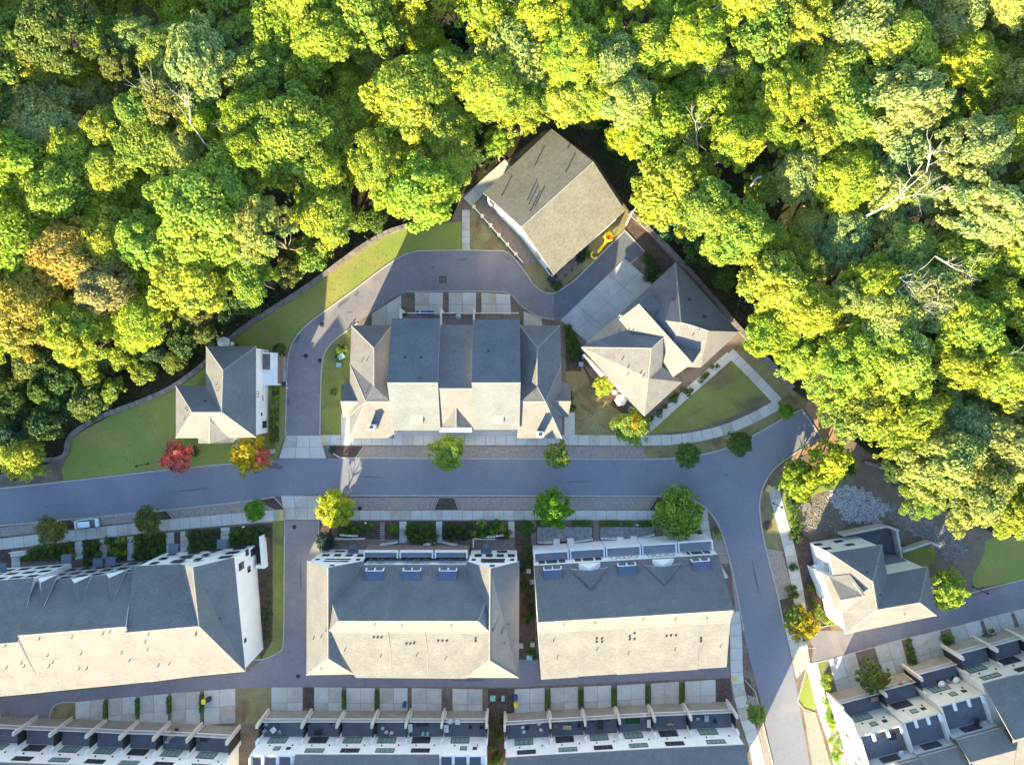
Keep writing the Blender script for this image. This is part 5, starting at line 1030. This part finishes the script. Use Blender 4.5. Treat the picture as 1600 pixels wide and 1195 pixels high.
# bare dead trees
def dead(px, py, L, ang, label, seed, z=13, spread=.55, lean=True, r0=.3):
    rnd = random.Random(seed); q = P(px, py, z); g = terr(q.x, q.y); o = tag(empty('dead_tree', (q.x, q.y, g)), label, 'dead tree')
    d0 = Vector((math.cos(R(ang)), math.sin(R(ang)), .35)).normalized(); r0 *= .55; b = MB(); tw = MB()
    s = Vector((0, 0, z - g)); b.tube([Vector((-d0.x * 2, -d0.y * 2, -.5)), Vector((-d0.x, -d0.y, (z - g) * .5)), s], [r0 * 1.3, r0, r0 * .8], n=6)
    def grow(p, d, l, r, dep):
        pts = [p]; q_ = p; dd_ = d
        for k in range(4):
            dd_ = (dd_ + Vector((rnd.uniform(-.25, .25), rnd.uniform(-.25, .25), rnd.uniform(-.1, .15)))).normalized(); q_ = q_ + dd_ * l / 4; pts.append(q_)
        (b if dep < 2 else tw).tube(pts, [r * (1 - .2 * k) for k in range(5)], n=5, cap=False)
        if dep < 3:
            for k in range(rnd.choice((3, 4)) if dep < 2 else 3):
                i = rnd.choice((1, 2, 3, 4)); a = rnd.choice((-1, 1)) * rnd.uniform(.35, .95) * spread * 2
                nd = Matrix.Rotation(a, 3, 'Z') @ d; nd.z += rnd.uniform(-.1, .3); grow(pts[i], nd.normalized(), l * rnd.uniform(.45, .7), r * .55, dep + 1)
    grow(s, d0, L, r0 * .8, 0)
    b.build('trunk', M['deadwood'], o, smooth=True); tw.build('branches', M['deadwood'], o)
dead(318, 222, 6.5, 115, 'bleached bare tree with three limbs standing in the upper left woods', 1, 17, .4); dead(1385, 322, 7.5, 32, 'largest bleached dead tree in the right hand woods', 2, 19, .6, r0=.4); dead(1385, 440, 8, 12, 'spreading bleached dead tree below the largest one in the right hand woods', 3, 18, .8)
dead(757, 40, 6, 75, 'bare grey tree at the top edge, left of centre', 4, 15, .5); dead(1110, 18, 7, 20, 'bare pale tree at the top edge, right of centre', 5, 18, .6); dead(1500, 590, 7, 5, 'low bleached dead tree at the right edge of the woods', 6, 16, .6); dead(1400, 470, 6, -40, 'small bare tree with drooping twigs below the spreading dead tree', 7, 18, .7, r0=.2); dead(1345, 535, 3, -80, 'little bare snag above the fallen log', 8, 12, .7, r0=.15)
dead(430, 255, 6, 120, 'thin leafless crown in the upper middle woods', 9, 15, .6, r0=.15); dead(1090, 240, 5, 100, 'thin leafless crown above the corner house', 10, 16, .5, r0=.15)
def log(x0, y0, x1, y1, z0, z1, r, label):
    a, c = P(x0, y0, z0), P(x1, y1, z1); m = (a + c) / 2 + Vector((0, .5, .4)); b = MB(); b.tube([a, a.lerp(m, .6), m, c.lerp(m, .5), c], [r, r * .95, r * .85, r * .75, r * .6], n=8); tag(b.build('fallen_log', M['deadwood'], None, smooth=True), label, 'log')
log(1318, 576, 1420, 594, 15.5, 15, .32, 'long pale leaning log in the lower right woods'); log(1136, 402, 1166, 370, 13, 16, .32, 'pale bare trunk leaning out above the corner house'); log(1172, 292, 1190, 276, 12, 14, .25, 'short pale trunk in the gap of the upper right woods')
log(978, 352, 996, 322, 2, 6, .12, 'thin brown pole leaning at the east corner of the tan roofed house')

# ------------------------------------------------------------------ stone retaining wall
def stonewall(pts, label, hb=-3.4, ht=.5, th=.75, seed=0, nm='retaining_wall'):
    rnd = random.Random(seed); c = [P(*q).to_2d() for q in cr(pts, 6)]; t = tag(empty(nm), label, 'wall'); d = [0]
    for a, b_ in zip(c, c[1:]): d.append(d[-1] + (b_ - a).length)
    def at(s):
        i = max(k for k in range(len(d)) if d[k] <= s + 1e-9); i = min(i, len(c) - 2); return c[i].lerp(c[i + 1], (s - d[i]) / max(1e-6, d[i + 1] - d[i]))
    n = int(d[-1] / 1.25); L = d[-1] / n
    b = MB()
    for i in range(n):
        p0, p1 = at(i * L), at((i + 1) * L - 1e-3); v = (p1 - p0); xf = Matrix.Translation((p0.x, p0.y, 0)) @ Matrix.Rotation(math.atan2(v.y, v.x), 4, 'Z'); b.box(-.02, -th / 2, hb, v.length + .02, th / 2, ht - .12, xf=xf)
        m = MB(); m.box(.03, -th / 2 - .06, 0, v.length - .03, th / 2 + .06, .14 + rnd.uniform(0, .05)); o = m.build('cap_stone', M['stone'], t, (p0.x, p0.y, ht - .1)); o.rotation_euler.z = math.atan2(v.y, v.x) + rnd.uniform(-.03, .03)
    b.build('wall_body', M['stone'], t)
stonewall([(62, 719), (102, 713), (110, 684), (138, 662), (170, 646), (225, 626), (272, 604), (322, 567), (380, 514), (480, 449), (570, 384), (625, 357), (700, 343)], 'long curving stone retaining wall between the left lawns and the woods', seed=1)
stonewall([(983, 333), (1012, 358), (1062, 408), (1110, 462), (1164, 525), (1205, 570), (1238, 606)], 'stone retaining wall along the forest behind the corner house', seed=2)
stonewall([(1350, 722), (1395, 735), (1425, 742)], 'short pale curved wall above the rock basin', -2, .4, .5, 3)
sheet('wall_footing', [(985, 345), (1000, 350), (1062, 418), (1170, 540), (1225, 598), (1238, 608), (1164, 528), (1062, 410), (1010, 360)], Zg + .012, M['soil'])

# ------------------------------------------------------------------ rock basin
def stones(name, poly, n, m, seed, s0, s1):
    rs_ = np.random.RandomState(seed); xs = [p[0] for p in poly]; ys = [p[1] for p in poly]; V = []; F = []; k = 0
    base = np.array([(1, 0, 0), (0, 1, 0), (-1, 0, 0), (0, -1, 0), (0, 0, .8), (.7, .7, .3)]); FF = [(0, 5, 4), (5, 1, 4), (1, 2, 4), (2, 3, 4), (3, 0, 4), (0, 1, 5)]
    while k < n:
        x, y = rs_.uniform(min(xs), max(xs)), rs_.uniform(min(ys), max(ys))
        if not inpoly(x + 4 * math.sin(y * .7), y + 3 * math.sin(x * .5), poly): continue
        q = P(x, y); s = rs_.uniform(s0, s1); a = rs_.rand() * 6.28; ca, sa = math.cos(a), math.sin(a)
        for v in base * (1 + .3 * rs_.normal(size=(6, 1))): V.append((q.x + s * (v[0] * ca - v[1] * sa * .7), q.y + s * (v[0] * sa + v[1] * ca * .7), .03 + s * .7 * max(v[2], 0)))
        F += [tuple(6 * k + i for i in f) for f in FF]; k += 1
    return tag(obj(name, V, F, M[m]), kind='stuff')
stones('white_rocks', [(1290, 775), (1318, 757), (1350, 765), (1393, 790), (1378, 808), (1374, 818), (1320, 816), (1308, 795)], 2600, 'rock_light', 1, .07, .2)
stones('grey_rocks', [(1256, 800), (1270, 780), (1300, 772), (1310, 800), (1325, 820), (1310, 828), (1262, 832)], 900, 'rock_grey', 2, .06, .15)
stones('grey_rocks', [(1380, 802), (1395, 788), (1440, 806), (1500, 835), (1512, 860), (1495, 880), (1475, 872), (1460, 850), (1440, 840), (1400, 822)], 2600, 'rock_grey', 3, .06, .18)
sheet('basin_soil', cr([(1256, 790), (1300, 765), (1345, 735), (1400, 742), (1450, 775), (1500, 812), (1540, 850), (1520, 900), (1510, 925), (1480, 930), (1440, 860), (1320, 832), (1258, 838)], 3, True), Zg + .008, M['basin'])

# ------------------------------------------------------------------ parked car
def car(px, py, rz, label):
    q = P(px, py, .6); o = tag(empty('parked_car', (q.x, q.y, .03), R(rz)), label, 'car')
    ys = lambda x: .88 * (1 - .16 * max(0, (abs(x) - 1.5) / .8) ** 2)
    def loft(prof, name, m, mi=None):
        V = []; F = []; n = 8
        for x, yb, zb_, zt, yt in prof: V += [(x, -yb, zb_), (x, -yb * 1.0, (zb_ + zt) / 2), (x, -yt, zt), (x, -yt * .5, zt + .03), (x, yt * .5, zt + .03), (x, yt, zt), (x, yb, (zb_ + zt) / 2), (x, yb, zb_)]
        for i in range(len(prof) - 1):
            for k in range(n): F.append((i * n + k, (i + 1) * n + k, (i + 1) * n + (k + 1) % n, i * n + (k + 1) % n))
        F += [tuple(range(n)), tuple((len(prof) - 1) * n + k for k in range(n))[::-1]]
        ob = obj(name, V, F, M[m], o, smooth=True); return ob
    loft([(-2.28, .62, .35, .62, .55), (-2.2, .78, .28, .85, .7), (-1.8, .88, .25, .98, .8), (-1.0, .9, .25, 1.0, .84), (.8, .9, .25, .98, .84), (1.5, .9, .25, .92, .8), (2.0, .82, .28, .82, .72), (2.22, .66, .35, .66, .6)], 'body', 'carpaint')
    loft([(-1.75, .70, .95, 1.0, .62), (-1.3, .76, .95, 1.44, .66), (0, .78, .95, 1.5, .68), (1.0, .78, .95, 1.42, .66), (1.68, .74, .92, .99, .66)], 'cabin_glass', 'glass')
    loft([(-1.25, .52, 1.40, 1.50, .50), (-.8, .56, 1.44, 1.58, .54), (0, .57, 1.46, 1.60, .55), (1.0, .54, 1.40, 1.50, .52)], 'roof', 'carpaint')
    wm = MB(); wm.tube([(0, -.11, 0), (0, .11, 0)], [.33, .33], n=14); wt = wm.me('tyre', M['black']); rm = MB(); rm.tube([(0, -.12, 0), (0, .12, 0)], [.2, .2], n=10); rmm = rm.me('rim', M['grey'])
    for x in (-1.4, 1.4):
        for y in (-.8, .8): w_ = inst('wheel', wt, o, (x, y, .33)); inst('rim', rmm, w_)
    for y in (-.55, .55): b = MB(); b.box(2.05, y - .16, .6, 2.24, y + .16, .72); b.build('headlight', M['offwhite'], o); b = MB(); b.box(-2.28, y - .15, .7, -2.15, y + .15, .85); b.build('tail_light', M['red'], o)
    for y in (-1, 1): b = MB(); b.box(.75, y * .88 - .08, .95, .95, y * .88 + .1 * y + .08, 1.08); b.build('mirror', M['carpaint'], o)
car(136, 818, 6, 'silver blue hatchback parked on the brick strip left of the street tree')

# ------------------------------------------------------------------ small things
def at_(name, px, py, h, rz=0): q = P(px, py, h); return q, R(rz)
def lamp(px, py, ang, label, tx=None):
    q = P(px, py, 0); o = tag(empty('street_lamp', (q.x, q.y, 0)), label, 'street lamp'); b = MB(); b.tube([(0, 0, 0), (0, 0, .8)], [.16, .1], n=8); b.build('base', M['black'], o)
    b = MB(); b.tube([(0, 0, .8), (0, 0, 4.0)], [.07, .055], n=6); b.build('post', M['black'], o); b = MB(); b.tube([(0, 0, 4.0), (0, 0, 4.15), (0, 0, 4.5), (0, 0, 4.62)], [.1, .22, .17, .05], n=8); b.build('lantern', M['black'], o)
lamp(232, 724, 0, 'black street lamp on the green lawn near the kerb'); lamp(48, 744, 0, 'black street lamp on the bare ground at the left edge'); lamp(1208, 786, 0, 'black street lamp on the verge beside the south sidewalk'); lamp(1519, 916, 0, 'black street lamp at the corner of the far lawn'); lamp(578, 377, 0, 'black street lamp behind the curved retaining wall')
def lidbox(px, py, w_, d_, h_, m, lab, cat='utility box', rz=0, z=.03, nm='utility_box'):
    q = P(px, py, h_); b = MB(); b.box(-w_ / 2, -d_ / 2, 0, w_ / 2, d_ / 2, h_ * .85); b.box(-w_ / 2 - .04, -d_ / 2 - .04, h_ * .85, w_ / 2 + .04, d_ / 2 + .04, h_); b.box(-w_ * .3, -d_ / 2 - .03, h_ * .2, w_ * .3, -d_ / 2, h_ * .7)
    o = b.build(nm, M[m], None, (q.x, q.y, z)); o.rotation_euler.z = R(rz); tag(o, lab, cat); return o
lidbox(533, 557, 1.1, .9, .8, 'teal', 'larger pale teal utility box on the loop lawn', rz=30); lidbox(529, 570, .8, .7, .7, 'teal', 'smaller pale teal utility box on the loop lawn')
lidbox(770, 1091, .9, .9, .6, 'teal', 'square teal utility box in the mulch gap of the lower rows'); lidbox(786, 1091, .5, .9, .6, 'teal', 'narrow teal utility box in the mulch gap of the lower rows'); lidbox(827, 1027, 1.0, .8, .6, 'teal', 'teal utility box at the bottom of the planted gap')
for i, (x, y) in enumerate([(826, 892), (832, 909), (832, 1007), (814, 1009), (913, 557), (908, 569), (960, 613), (414, 705), (425, 705)]):
    lidbox(x, y, .75, .75, .8, 'grey', ['grey air conditioner at the top of the planted gap', 'grey air conditioner second from the top of the planted gap', 'grey air conditioner near the bottom of the planted gap, right side', 'grey air conditioner near the bottom of the planted gap, left side', 'grey air conditioner at the west corner of the corner house', 'second grey air conditioner at the west corner of the corner house', 'grey air conditioner beside the white umbrella', 'left grey ground box beside the orange tree', 'right grey ground box beside the orange tree'][i], 'air conditioner' if i < 7 else 'utility box', nm='air_conditioner' if i < 7 else 'ground_box')
def bin_(px, py, m, lid, lab):
    q = P(px, py, 1); o = tag(empty('wheelie_bin', (q.x, q.y, .04), RN.uniform(-.3, .3)), lab, 'bin'); b = MB()
    b.add([(-.25, -.3, 0), (.25, -.3, 0), (.25, .3, 0), (-.25, .3, 0), (-.33, -.4, 1), (.33, -.4, 1), (.33, .4, 1), (-.33, .4, 1)], [(0, 3, 2, 1), (4, 5, 6, 7), (0, 1, 5, 4), (1, 2, 6, 5), (2, 3, 7, 6), (3, 0, 4, 7)]); b.build('bin_body', M[m], o)
    b = MB(); b.box(-.37, -.44, 1, .37, .42, 1.08); b.build('lid', M[lid], o)
bin_(318, 1096, 'yellow', 'yellow', 'yellow lidded bin on the fifth drive of the bottom left row'); bin_(325, 1093, 'black', 'black', 'black bin touching the yellow bin on the bottom left drive'); bin_(806, 1101, 'yellow', 'yellow', 'yellow lidded bin at the left edge of the first drive of the right lower row'); bin_(806, 1090, 'blue', 'blue', 'blue bin above the yellow one on the first drive of the right lower row'); bin_(632, 1101, 'blue', 'blue', 'blue bin on the fourth drive of the middle lower row')
bin_(444, 600, 'offwhite', 'black', 'white and black bin beside the drive of the detached house'); bin_(594, 673, 'black', 'black', 'dark bin beside the chimney of the central terrace'); bin_(624, 672, 'black', 'black', 'dark pot shaped bin left of the porch planters') if False else None
def umbrella(px, py, r, lab, sides=6, h=2.4, m='offwhite', sx=1.0, z0=0):
    q = P(px, py, h + z0); o = tag(empty('patio_umbrella', (q.x, q.y, z0)), lab, 'umbrella'); b = MB(); n = sides
    V = [(0, 0, h + .45)] + [(r * sx * math.cos(6.283 * i / n), r * math.sin(6.283 * i / n), h) for i in range(n)] + [(0, 0, h + .4)] + [(r * sx * math.cos(6.283 * i / n), r * math.sin(6.283 * i / n), h - .05) for i in range(n)]
    b.add(V, [(0, 1 + i, 1 + (i + 1) % n) for i in range(n)] + [(n + 1, n + 2 + (i + 1) % n, n + 2 + i) for i in range(n)] + [(1 + i, n + 2 + i, n + 2 + (i + 1) % n, 1 + (i + 1) % n) for i in range(n)]); b.build('canopy', M[m], o)
    b = MB(); b.tube([(0, 0, 0), (0, 0, h + .4)], [.04, .04]); b.build('pole', M['grey'], o); b = MB(); b.tube([(0, 0, 0), (0, 0, .1)], [.3, .28], n=10); b.build('base', M['black'], o)
umbrella(970, 625, 1.15, 'white hexagonal umbrella on the small patio of the corner house'); umbrella(349.5, 535, 1.05, 'white oval umbrella behind the north wall of the detached house', 12, sx=1.15); umbrella(362, 537, .4, 'small white parasol next to the large oval umbrella', 8)
# deck furniture
def table(px, py, h, rz, w_, d_, m, lab, nm='patio_table'):
    q = P(px, py, h + .7); o = tag(empty(nm, (q.x, q.y, h), R(rz)), lab, 'table'); b = MB(); b.box(-w_ / 2, -d_ / 2, .68, w_ / 2, d_ / 2, .74); b.build('table_top', M[m], o)
    lg = MB(); lg.box(-.03, -.03, 0, .03, .03, .68); lm = lg.me('leg', M['frame'])
    for x in (-w_ / 2 + .06, w_ / 2 - .06):
        for y in (-d_ / 2 + .06, d_ / 2 - .06): inst('leg', lm, o, (x, y, 0))
cs = MB(); cs.box(-.26, -.26, .36, .26, .26, .46); CSM = {}
def chair(px, py, h, rz, m, lab, grp=None):
    q = P(px, py, h + .5); o = tag(empty('patio_chair', (q.x, q.y, h), R(rz)), lab, 'chair', grp)
    if m not in CSM:
        a = MB(); a.box(-.27, -.26, .34, .27, .26, .45); b = MB(); b.box(-.27, .24, .34, .27, .32, .95); c = MB(); c.box(-.02, -.02, 0, .02, .02, .36); CSM[m] = (a.me('seat', M[m]), b.me('backrest', M[m]), c.me('leg', M['frame']))
    inst('seat', CSM[m][0], o); inst('backrest', CSM[m][1], o)
    for x in (-.23, .23):
        for y in (-.22, .22): inst('leg', CSM[m][2], o, (x, y, 0))
D = 3.16
table(427, 1140, D, 40, 1.0, .9, 'offwhite', 'pale square table on the first deck of the middle lower row')
for i, (x, y, r_) in enumerate([(416, 1132, 60), (414, 1141, 120), (436, 1143, -60), (418, 1127, 0)]): chair(x, y, D, r_, 'grey', 'grey chair around the pale square table on the first deck, %s' % ['upper left', 'lower left', 'lower right', 'topmost'][i])
table(497, 1144, D, 0, 1.4, .9, 'black', 'black dining table on the second deck of the middle lower row'); chair(517, 1130, D, 20, 'black', 'black armchair at the right of the second deck'); chair(482, 1130, D, 0, 'black', 'black armchair at the left of the second deck')
table(586, 1140, D, 0, .8, 1.4, 'black', 'black grill table at the left of the fourth deck')
for i, (x, y) in enumerate([(598, 1138), (604, 1144), (612, 1145)]): chair(x, y, D, 40 * i, 'offwhite', 'white chair in the cluster on the fourth deck, %s' % ['upper', 'middle', 'right'][i])
table(641, 1137, D, 0, .8, 1.5, 'offwhite', 'long white chest like table on the fifth deck'); table(660, 1131, D, 0, 2.2, .8, 'black', 'dark sofa table on the fifth deck'); chair(661, 1145, D, 180, 'teal', 'pale green chair on the fifth deck, left one'); chair(668, 1145, D, 180, 'teal', 'pale green chair on the fifth deck, right one')
table(703, 1127, D, 0, .9, .8, 'offwhite', 'white table on the sixth deck, left'); table(715, 1128, D, 0, .9, .8, 'offwhite', 'white table on the sixth deck, right'); table(697, 1138, D, 0, .9, 1.4, 'offwhite', 'white storage table at the left wall of the sixth deck'); chair(735, 1137, D, 0, 'black', 'black chair with a slim grey frame on the sixth deck'); chair(752, 1137, D, 90, 'black', 'black chair at the right wall of the sixth deck')
for i, (x, y, m) in enumerate([(817, 1136, 'offwhite'), (819, 1143, 'offwhite'), (842, 1131, 'offwhite'), (845, 1140, 'offwhite'), (824, 1138, 'black')]): chair(x, y, D, [20, 60, -20, -60, 0][i], m, '%s chair on the first deck of the right lower row, %s' % ('white' if m != 'black' else 'black', ['upper left', 'lower left', 'upper right', 'lower right', 'centre'][i]))
table(886, 1136, D, 0, 1.6, .7, 'wood', 'wooden table with cushions on the second deck of the right lower row'); chair(905, 1134, D, 90, 'black', 'black chair by the right wall of the second deck'); chair(868, 1134, D, -90, 'wood', 'wooden chair by the left wall of the second deck')
table(938, 1130, D, 0, 1.0, 2.0, 'black', 'black lounge table in the middle of the third deck'); chair(925, 1126, D, 0, 'black', 'round black chair at the left of the third deck'); chair(950, 1124, D, 0, 'black', 'round black chair at the right of the third deck')
a, c = P(977, 1117, D), P(1000, 1130, D); b = MB(); b.box(a.x, c.y, 0, c.x, a.y, .03); tag(b.build('turf_mat', M['turf'], None, (0, 0, D + .01)), 'green turf mat on the fourth deck of the right lower row', 'mat')
table(1014, 1130, D, 0, .7, 1.5, 'offwhite', 'white storage table beside the turf mat'); chair(1008, 1118, D, 30, 'offwhite', 'white chair above the storage table beside the turf mat'); table(1047, 1131, D, 0, 1.3, .3, 'wood', 'long narrow wooden bench table on the fifth deck of the right row')
chair(1090, 1123, D, 0, 'grey', 'grey chair at the left of the last deck beside the street'); table(1104, 1122, D, 0, .8, 1.2, 'grey', 'grey table in the middle of the last deck beside the street'); chair(1118, 1127, D, 45, 'black', 'black chair at the right of the last deck beside the street')
table(267, 1148, D, 30, 1.4, 1.1, 'wood', 'pinkish wooden table on a bottom left deck'); chair(276, 1140, D, 10, 'black', 'black armchair behind the pinkish table'); chair(262, 1156, D, 150, 'grey', 'grey lounge chair left of the pinkish table'); table(318, 1154, D, 0, 1.2, .9, 'black', 'black round dining table on the rightmost bottom left deck'); chair(326, 1152, D, 20, 'black', 'black chair beside the dining table on the rightmost bottom left deck')
table(1366, 1092, D, 15, 1.3, .7, 'terracotta', 'orange covered table on the first angled deck'); chair(1381, 1099, D, 15, 'black', 'black covered chair on the first angled deck'); table(1415, 1067, D, 15, 1.2, .6, 'grey', 'grey bench table on the second angled deck'); chair(1407, 1069, D, 15, 'red', 'red chair left of the grey bench'); chair(1423, 1065, D, 15, 'red', 'red chair right of the grey bench')
table(1487, 1076, D, 10, 1.9, 1.3, 'offwhite', 'large white table on the third angled deck'); umbrella(1472, 1069, .7, 'round white parasol left of the large white table', 12, 1.2, z0=D); umbrella(1495, 1063, .7, 'round white parasol right of the large white table', 12, 1.2, z0=D); table(1553, 1035, D, 10, 1.4, .9, 'offwhite', 'white table on the fourth angled deck'); chair(1480, 1064, D, 10, 'wood', 'wooden chair between the two round parasols')
table(1527, 1128, 8.66, 0, .8, 1.3, 'black', 'black framed table on the upper terrace of the third angled house'); table(1530, 1150, 8.66, 10, 1.4, 1.0, 'offwhite', 'white table on the upper terrace of the third angled house'); chair(1538, 1130, 8.66, 0, 'offwhite', 'white stool right of the black framed table'); chair(1541, 1138, 8.66, 0, 'offwhite', 'second white stool below the first on the upper terrace'); table(1570, 1125, 8.66, 5, 1.0, 2.0, 'offwhite', 'long white lounger table on the upper terrace by the party wall')
table(1395, 1150, 8.66, 10, 1.2, 1.2, 'black', 'dark table on the first upper terrace in the bottom right corner'); table(1408, 1175, 8.66, 10, .8, .6, 'offwhite', 'small pale table on the first upper terrace'); chair(374, 557, 3.05, 0, 'black', 'black sofa chair on the balcony of the detached house')
chair(652, 489, 3.2, 0, 'blue', 'dark blue lounge chair on the north deck of the central terrace'); table(668, 489, 3.2, 0, 2.4, .8, 'blue', 'long dark blue table on the north deck of the central terrace'); chair(634, 491, 3.2, 0, 'black', 'black chair at the left end of the north deck'); umbrella(716, 494, .5, 'small blue grey parasol on the middle north deck', 10, 1.2, 'teal', z0=3.2); lidbox(863, 434, 1.6, 1.1, .9, 'black', 'black metal utility cage at the south corner of the tan roofed house', 'utility cage', 48, nm='utility_cage')
# playset
q = P(950, 372); o = tag(empty('playset', (q.x, q.y, .03), R(42)), 'yellow playset with red seats and a long slide beside the tan roofed house', 'playset'); o.scale = (.8, .8, .8)
b = MB(); b.box(-1.0, -.7, 1.0, 1.0, .9, 1.12)
for x in (-.95, .95):
    for y in (-.65, .85): b.tube([(x, y, 0), (x, y, 2.0)], [.06, .06])
b.build('tower', M['yellow'], o)
b = MB(); b.tube([(0, 0, 1.2), (0, 0, 2.0)], [1.15, .95], n=8, cap=False); b.build('tower_rim', M['yellow'], o); b = MB(); b.box(-.5, -.35, 1.15, .5, .35, 1.5); b.build('red_seat', M['red'], o)
b = MB(); b.add([(-1.0, -.6, 1.1), (-1.0, -.1, 1.1), (-4.2, -.7, .25), (-4.2, -1.2, .25), (-1.0, -.65, 1.3), (-1.0, -.05, 1.3), (-4.2, -.62, .45), (-4.2, -1.28, .45)], [(0, 1, 2, 3), (0, 3, 7, 4), (1, 5, 6, 2)]); b.build('slide', M['yellow'], o)
b = MB(); pts = [(-5.1 + .8 * math.cos(t), -.9 + .8 * math.sin(t), .3 + .05 * k) for k, t in enumerate([1.2 + .45 * k for k in range(9)])]; b.tube(pts, [.22] * 9, n=6); b.build('slide_end', M['yellow'], o)
# benches, stepping stones, white signs
q = P(28, 865, .5); b = MB(); b.box(-1.4, -.45, 0, 1.4, .45, .5); b.box(-1.4, .35, .5, 1.4, .45, 1.0)
for k in range(4): b.box(.1 + k * .33, -.5, .5, .16 + k * .33, .5, .56)
o = b.build('bench', M['offwhite'], None, (q.x, q.y, .03)); o.rotation_euler.z = R(6); tag(o, 'pale slatted bench at the left edge beside the sidewalk', 'bench')
for k in range(8):
    q = P(597.5, 817 + k * 3.6); b = MB(); b.box(-.42, -.11, 0, .42, .11, .06); tag(b.build('stepping_stone', M['kerb'], None, (q.x, q.y, .02)), 'pale stepping stone, %s from the top of the short ladder in the first bed' % ORD[k], 'stepping stone', 'stepping stones in the first bed')
for i, (x, y) in enumerate([(571, 817), (380, 823), (100, 824), (868, 787), (1209, 803), (996, 820), (1091, 826), (448, 606)]):
    q = P(x, y, .8); b = MB(); b.tube([(0, 0, 0), (0, 0, .7)], [.04, .04]); b.box(-.2, -.12, .6, .2, .12, .85)
    tag(b.build('yard_marker', M['offwhite'], None, (q.x, q.y, 0)), ['small white post in the ball shrub bed', 'small white post below the fresh green street tree', 'small white post beside the tree bed of the parked car', 'small white post within the feathery street tree', 'white post on the verge below the street lamp', 'white post above the middle gravel court', 'white post at the end of the last patio', 'white post by the drive of the detached house'][i], 'post')
